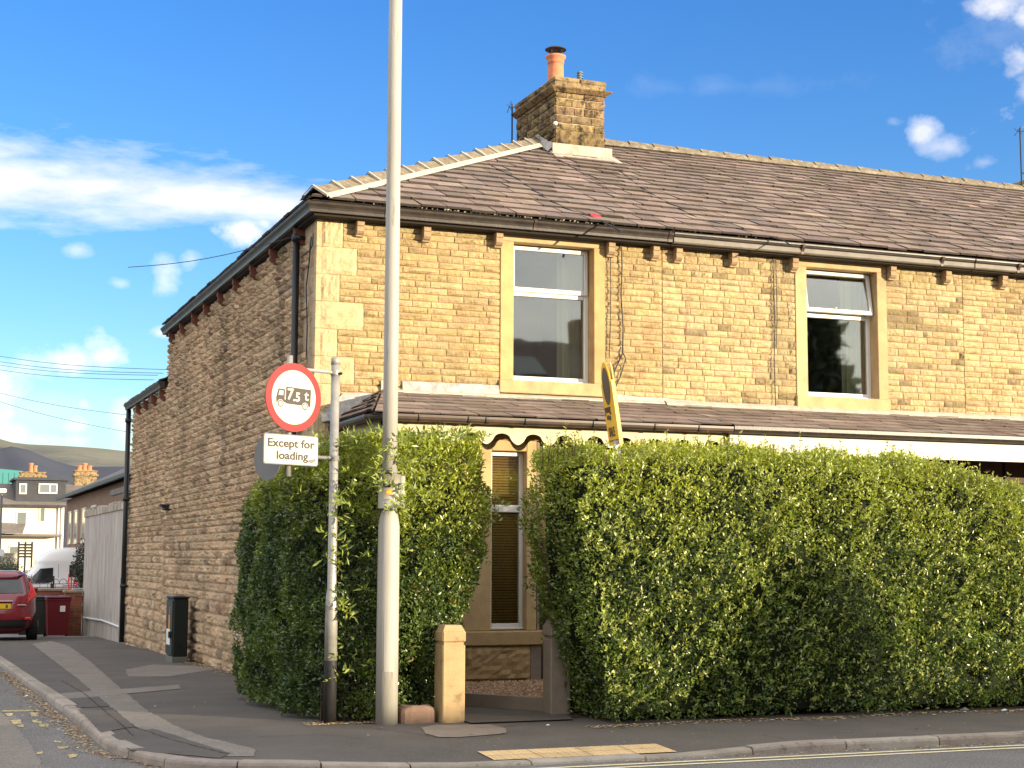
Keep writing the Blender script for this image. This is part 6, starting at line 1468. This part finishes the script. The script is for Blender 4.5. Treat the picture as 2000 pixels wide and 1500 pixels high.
# ------------------------------------------------------------------ far houses
def win_far(par, x0, x1, z0, z1, y, n=(0, -1, 0), frame=MAT['upvc'], depth=.06, mull=None):
    m = MB(); t = .07
    if n[1] != 0:
        m.box(x0-t, x1+t, y-.05, y, z0-t, z0); m.box(x0-t, x1+t, y-.05, y, z1, z1+t); m.box(x0-t, x0, y-.05, y, z0, z1); m.box(x1, x1+t, y-.05, y, z0, z1)
        if mull: m.box(mull-.03, mull+.03, y-.045, y, z0, z1)
        w = m.build('window', frame, par); g = MB(); g.box(x0, x1, y-.03, y-.005, z0, z1); g.build('pane', MAT['farglass'], w)
    else:
        m.box(y-.05, y, x0-t, x1+t, z0-t, z0); m.box(y-.05, y, x0-t, x1+t, z1, z1+t); m.box(y-.05, y, x0-t, x0, z0, z1); m.box(y-.05, y, x1, x1+t, z0, z1)
        w = m.build('window', frame, par); g = MB(); g.box(y-.03, y-.005, x0, x1, z0, z1); g.build('pane', MAT['farglass'], w)
    return w
MAT['farglass'] = mk('far_glass', (.16, .18, .17), rough=.12, spec=.8)
def chimney_far(par, px, y, z0, w, zt, pots, mat='chimstone'):
    m = MB(); p = at(px, 940, Y=y); x = p.x; m.bbox(x-w/2, x+w/2, y-.35, y+.35, z0, zt, .03); m.bbox(x-w/2-.09, x+w/2+.09, y-.45, y+.45, zt-.30, zt-.18, .02); m.bbox(x-w/2-.05, x+w/2+.05, y-.4, y+.4, zt-.02, zt+.06, .02)
    c = m.build('chimney', MAT[mat], par)
    for dx, h, r in pots:
        q = MB(); q.lathe((x+dx, y, zt+.05), [(r*1.1, 0), (r, .08), (r*.85, h*.8), (r*1.15, h*.82), (r*1.1, h), (r*.7, h)], 12); q.build('chimney_pot', MAT['pot'], c)
    return x
def cream_house():
    Y = 95.; f = lambda px, py: at(px, py, Y=Y)
    ze = f(60, 985).z; xr = f(126, 985).x; xl = xr-9.5; zb = gz(78)-.3
    t = thing('cream_house', 'cream rendered house with a dark box dormer beyond the camper van', 'house', (xl+4, Y, zb))
    m = MB(); m.box(xl, xr, Y, Y+8, zb, ze); m.build('wall', MAT['housecream'], t)
    ry, rz = Y+4, f(60, 938).z-.05
    m = MB(); m.add([(xl-.2, Y-.3, ze-.05), (xr+.1, Y-.3, ze-.05), (xr+.1, ry, rz), (xl-.2, ry, rz), (xl-.2, Y+8.3, ze-.05), (xr+.1, Y+8.3, ze-.05)], [(0, 1, 2, 3), (3, 2, 5, 4), (0, 3, 4), (1, 5, 2)]); r = m.build('roof', MAT['farroof'], t)
    m = MB(); m.box(xl-.2, xr+.1, Y-.42, Y-.3, ze-.17, ze-.03); m.build('gutter', MAT['gutter'], t)
    d0, d1 = f(32, 950), f(118, 950); zt = f(60, 937).z; zl = f(60, 972).z
    m = MB(); m.box(d0.x, d1.x+.35, Y+.4, Y+4.2, zl-.3, zt); m.box(d0.x-.15, d1.x+.5, Y+.2, Y+4.2, zt, zt+.12); dm = m.build('dormer', MAT['housegrey'], t)
    for (a, b, c, d_, mu) in ((41, 51, 946, 962, None), (79, 111, 946, 961, 99)):
        win_far(dm, f(a, 950).x, f(b, 950).x, f(a, d_).z, f(a, c).z, Y+.4, mull=f(mu, 950).x if mu else None)
    for (a, b, c, d_) in ((34, 51, 1001, 1024), (79, 87, 993, 1018), (22, 39, 1068, 1085)):
        win_far(t, f(a, 1000).x, f(b, 1000).x, f(a, d_).z, f(a, c).z, Y-.0)
    # entrance canopy
    z0 = f(60, 1048).z; m = MB(); m.box(xl, f(118, 1048).x, Y-1.0, Y, z0, z0+.14); m.add([(xl, Y-1.6, z0+.14), (f(40, 1048).x, Y-1.6, z0+.14), (f(50, 1048).x, Y, z0+.75), (xl, Y, z0+1.0)], [(0, 1, 2, 3)]); m.build('canopy', MAT['farroof'], t)
    m = MB(); m.cyl((f(115, 990).x, Y-.1, zb), (f(115, 990).x, Y-.1, ze), .05, n=6); m.cyl((f(124, 990).x, Y-.1, zb), (f(121, 990).x, Y-.1, ze), .05, n=6); m.build('drainpipe', MAT['labelwhite'], t)
    chimney_far(t, 63, Y+4, rz-1.2, 1.6*.45*2, f(63, 917).z, [(-.1, .55, .13), (.15, .4, .12)])
    chimney_far(t, 166, Y+5, f(166, 945).z-.4, 1.35, f(166, 912).z, [(-.35, .3, .15), (-.05, .45, .15), (.25, .3, .15)])
    x = f(85, 920); m = MB(); m.cyl((x.x-.5, Y+4, x.z), (x.x+.5, Y+4, x.z-.05), .02, n=4); m.build('aerial', MAT['steel'], t)
    m = MB(); xr2 = f(190, 960).x; m.add([(xr, Y+1, ze+.4), (xr2+3, Y+1, ze+.4), (xr2+3, Y+5, rz+.1), (xr-.5, Y+5, rz+.1)], [(0, 1, 2, 3)]); m.build('rear_roof', MAT['farroof'], t)
cream_house()
def brown_house():
    # row of houses facing the side street, right behind the yard wall
    X = 7.2; fz = lambda px, py: at(px, py, X=X)
    e0, e1 = fz(133, 975), fz(262, 905)
    y0, y1 = 47., fz(131, 975).y; ze = fz(133, 972).z
    t = thing('brown_house', 'brown brick house with white upper windows above the rendered wall coping', 'house', (X, (y0+y1)/2, gz(55)))
    m = MB(); m.box(X, X+7, y0, y1, -1.5, ze-.1); m.build('wall', MAT['farbrown'], t)
    m = MB(); m.add([(X-.45, y0-.2, ze), (X-.45, y1+.3, ze), (X+3.5, y1+.3, ze+1.9), (X+3.5, y0-.2, ze+1.9), (X+7.4, y0-.2, ze), (X+7.4, y1+.3, ze), (X-.45, y0-.2, ze-.14), (X-.45, y1+.3, ze-.14)],
                    [(0, 1, 2, 3), (3, 2, 5, 4), (6, 7, 1, 0), (0, 3, 4), (1, 5, 2)]); m.build('roof', MAT['farroof'], t)
    m = MB(); m.add([(X, y0-.01, ze-.1), (X+7, y0-.01, ze-.1), (X+3.5, y0-.01, ze+1.75)], [(0, 1, 2)]); m.box(X+.0, X+7, y0-.06, y0-.01, -1, ze-.1); m.build('gable', MAT['farorange'], t)
    m = MB(); m.box(X-.5, X-.4, y0-.2, y1+.3, ze-.12, ze-.0); m.build('gutter', MAT['black'], t)
    for (a, b) in ((y1-2.6, y1-1.5), (y1-5.2, y1-3.9), (y1-8.4, y1-7.0), (y1-12, y1-10.5)):
        win_far(t, a, b, ze-2.1, ze-.75, X, n=(-1, 0, 0))
brown_house()
def outhouse():
    X = 6.0; a = at(192, 966, X=X-.3); ze = at(260, 950, X=X-.3).z; y1 = min(a.y, 46.5); 
    t = thing('outhouse', 'low dark-gabled outbuilding roof showing just over the rendered wall', 'outbuilding', (X, 42, gz(42)))
    ze = at(195, 967, X=X-.3).z
    m = MB(); m.box(X, X+3, 35, y1, -1, ze-.1); m.build('wall', MAT['farbrown'], t)
    m = MB(); m.add([(X-.3, 34.8, ze), (X-.3, y1+.2, ze), (X+1.6, y1+.2, ze+.75), (X+1.6, 34.8, ze+.75), (X+3.3, 34.8, ze), (X+3.3, y1+.2, ze)], [(0, 1, 2, 3), (3, 2, 5, 4), (0, 3, 4), (1, 5, 2)]); m.box(X-.36, X-.27, 34.8, y1+.2, ze-.14, ze+.02); m.build('roof', MAT['farroof'], t)
outhouse()
def teal_shed():
    Y = 150.; f = lambda px, py: at(px, py, Y=Y); x1 = f(46, 930).x; x0 = x1-11; xm = f(18, 915)
    t = thing('industrial_shed', 'teal clad industrial shed with a curved roof behind the cream house', 'shed', (x0, Y, -1))
    zt = f(18, 914).z; zs = f(46, 924).z; n = 10; P = [(x0, Y, -1)]+[(x1, Y, -1)]+[(x1+(x0-x1)*i/n, Y, zs+(zt-zs)*math.sin(math.pi*min(1, .15+i/n*.85)*.9)) for i in range(n+1)]
    m = MB(); m.prism(P, (0, 14, 0)); m.build('shell', MAT['teal'], t)
    m = MB()
    for i in range(22): x = x0+(x1-x0)*(i+.5)/22; m.box(x-.04, x+.04, Y-.05, Y, -1, zs)
    m.build('cladding_ribs', MAT['teal'], t)
teal_shed()
def small_far():
    p = at(2, 1000, Y=50); z = gz(50)+RZ
    t = thing('street_lamp', 'thin grey street lamp with a pale head at the left edge of the photo', 'street lamp', (p.x, 50, z))
    m = MB(); m.cyl((p.x, 50, z), (p.x, 50, at(2, 965, Y=50).z), .05, .035, 10); m.build('pole', MAT['signgrey'], t)
    m = MB(); q = at(3, 959, Y=50); m.bbox(q.x-.16, q.x+.14, 49.85, 50.15, q.z-.06, q.z+.07, .03); m.build('lamp_head', MAT['labelwhite'], t)
    m = MB(); q = at(2, 1079, Y=49.8); m.lathe((0, 0, 0), [(.0, 0), (.01, .01)], 3) if False else None
    seg = 24; vs = []
    for off in (0, .02):
        for i in range(seg): a = 2*math.pi*i/seg; vs.append((q.x+.11*math.cos(a), 49.85+off, q.z+.11*math.sin(a)))
    m.add(vs, [tuple(range(seg)), tuple(range(seg, 2*seg))[::-1]]+[(i, seg+i, seg+(i+1) % seg, (i+1) % seg) for i in range(seg)]); m.build('round_sign', MAT['labelwhite'], t)
    # fence and far wall, hedge
    q0, q1 = at(36, 1080, Y=88), at(62, 1080, Y=88); m = MB()
    for k in range(5): m.box(q0.x, q1.x, 87.97, 88.03, q0.z-.25+k*.16, q0.z-.15+k*.16)
    for x in (q0.x, (q0.x+q1.x)/2, q1.x): m.box(x-.05, x+.05, 87.93, 87.99, q0.z-1.6, q0.z+.6)
    tag(m.build('slat_fence', MAT['postdark']), 'dark horizontal slat fence in front of the cream house', 'fence')
    q0 = at(-60, 1082, Y=86); q1 = at(34, 1082, Y=86); m = MB(); m.box(q0.x, q1.x, 86, 86.3, -1.2, q0.z); m.bbox(q0.x, q1.x, 85.96, 86.34, q0.z, q0.z+.08, .02); tag(m.build('boundary_wall', MAT['coping']), 'low brown boundary wall left of the slat fence', 'wall')
    q = at(14, 1105, Y=62); bush('hedge', 'rounded low green hedge behind the red car, left of the van', (q.x-.4, 62, q.z-.5), (1.15, .8, .75), 9000, (.055, .085, .022), .07, 'low garden hedges', 'hedge')
small_far()
# overhead wires
def wires():
    end = at(338, 722, X=4.3)
    for i, (a, b) in enumerate((((-60, 685), (330, 722)), ((-60, 696), (318, 729)), ((-60, 703), (308, 733)), ((-60, 712), (300, 742)), ((-60, 752), (262, 812)), ((-60, 765), (262, 846)))):
        p = at(*a, Y=48+i); q = at(*b, Y=33 if i < 4 else 46); pts = [p.lerp(q, k/12)-Vector((0, 0, .12*math.sin(math.pi*k/12))) for k in range(13)]
        cable('overhead_wire', pts, .006, ['topmost overhead wire crossing the sky to the rear eaves', 'second overhead wire from the top beside the rear eaves', 'third overhead wire from the top beside the rear eaves', 'fourth overhead wire from the top, meeting the rear gutter', 'lone sagging overhead wire above the horizon clouds', 'lowest overhead wire just above the hills'][i], 'overhead wires in the sky')
    p = at(250, 522, Y=22); q = at(588, 458, X=4.2); cable('overhead_wire', [p.lerp(q, k/10)-Vector((0, 0, .08*math.sin(math.pi*k/10))) for k in range(11)], .005, 'thin wire running to the top of the black drainpipe by the house corner', 'overhead wires in the sky')
wires()
# ------------------------------------------------------------------ hills
def hills():
    def band(name, Y, prof, mat, depth, zb=-5, rough=1.0):
        m = MB(); xs = [at(px, 900, Y=Y).x for px, _ in prof]; zs = [at(px, py, Y=Y).z for px, py in prof]; n = 160; rows = 10; vs = []
        for j in range(rows+1):
            f = j/rows
            for i in range(n+1):
                x = xs[0]+(xs[-1]-xs[0])*i/n; z = float(np.interp(x, xs, zs)); z += noise.noise((x*.01, Y*.01, 1))*2*rough
                y = Y-depth*(1-f); vs.append((x, y+noise.noise((x*.01, f*3, 2))*20, zb+(z-zb)*(f**.9)+noise.noise((x*.012, y*.012, 3))*4*rough*math.sin(math.pi*f)))
        m.add(vs, [(j*(n+1)+i, j*(n+1)+i+1, (j+1)*(n+1)+i+1, (j+1)*(n+1)+i) for j in range(rows) for i in range(n)])
        vb = [(x, y+300, zb) for x, y, z in vs[-(n+1):]]; o = len(vs); m2 = vs[-(n+1):]+vb; m.add(m2, [(i, i+1, n+2+i, n+1+i) for i in range(n)])
        struct(m.build(name, mat, None, True))
    band('hill', 2600, [(-1500, 930), (-400, 850), (-120, 845), (0, 858), (30, 868), (100, 869), (200, 876), (260, 880), (500, 905), (1200, 960), (2600, 985)], MAT['hillfar'], 900)
    band('hill', 1700, [(-1500, 880), (-300, 850), (-60, 868), (-10, 878), (20, 872), (50, 878), (90, 895), (120, 905), (150, 912), (200, 911), (260, 912), (500, 935), (1200, 1000)], MAT['hillnear'], 700)
hills()
# ------------------------------------------------------------------ houses over the road (seen only in reflections, plus unseen blockers added for shade and reflection)
def opposite():
    t = thing('opposite_terrace', 'terrace across the main road, seen only as a dark roof reflected in the upper window', 'house', (0, -12, 0))
    m = MB(); m.box(-40, 22.2, -18.5, -10.5, -.2, 6.0); m.build('wall', MAT['farbrown'], t)
    m = MB(); m.add([(-40, -10.2, 5.9), (22.4, -10.2, 5.9), (22.4, -14.5, 8.9), (-40, -14.5, 8.9), (-40, -18.8, 5.9), (22.4, -18.8, 5.9)], [(0, 1, 2, 3)[::-1], (3, 2, 5, 4)[::-1], (0, 3, 4), (1, 5, 2)]); r = m.build('roof', MAT['slate'], t)
    for x in (2.8, 9.2, 18.5): m = MB(); m.prism([(x, -12.2, 7.36), (x+1.1, -12.2, 7.36), (x+1.1, -13.3, 8.13), (x, -13.3, 8.13)], (0, .03, .06)); m.build('roof_window', MAT['farglass'], r)
    for x in (21.55, 8.5, -3, -15): m = MB(); m.bbox(x, x+.8, -15, -14, 8, 9.7, .03); m.build('chimney', MAT['farbrown'], r)
    g = thing('shade_block', 'unseen low block across the main road, added to shade the pavement and hedge foot', 'shade block', (35, -9, 0))  # added out of view to throw shade on the pavement and hedge
    m = MB(); m.box(22.6, 60, -14, -9, -.2, 2.8); m.build('wall', MAT['farbrown'], g)
    m = MB(); m.box(22.5, 60.1, -14.1, -8.9, 2.8, 3.2); m.add([(25.5, -9.2, 3.1), (27.0, -9.2, 3.1), (26.8, -9.2, 3.9), (26.3, -9.2, 4.5), (25.8, -9.2, 4.0), (25.5, -10, 3.1), (27.0, -10, 3.1), (26.8, -10, 3.9), (26.3, -10, 4.5), (25.8, -10, 4.0)], [(0, 1, 2, 3, 4), (5, 9, 8, 7, 6), (1, 6, 7, 2), (2, 7, 8, 3), (3, 8, 9, 4), (4, 9, 5, 0)]); m.build('roof', MAT['farroof'], g)  # height and peak shaped for the shadow patch on the hedge
    bush('added_tree', 'tall dark foliage added unseen behind the photographer to darken the next-door window reflection', (61.6, -63, 11), (2.7, 3.0, 9), 5000, (.05, .07, .03), 1.1, None, 'added_tree')  # added out of view, only to darken what the next-door window reflects
opposite()
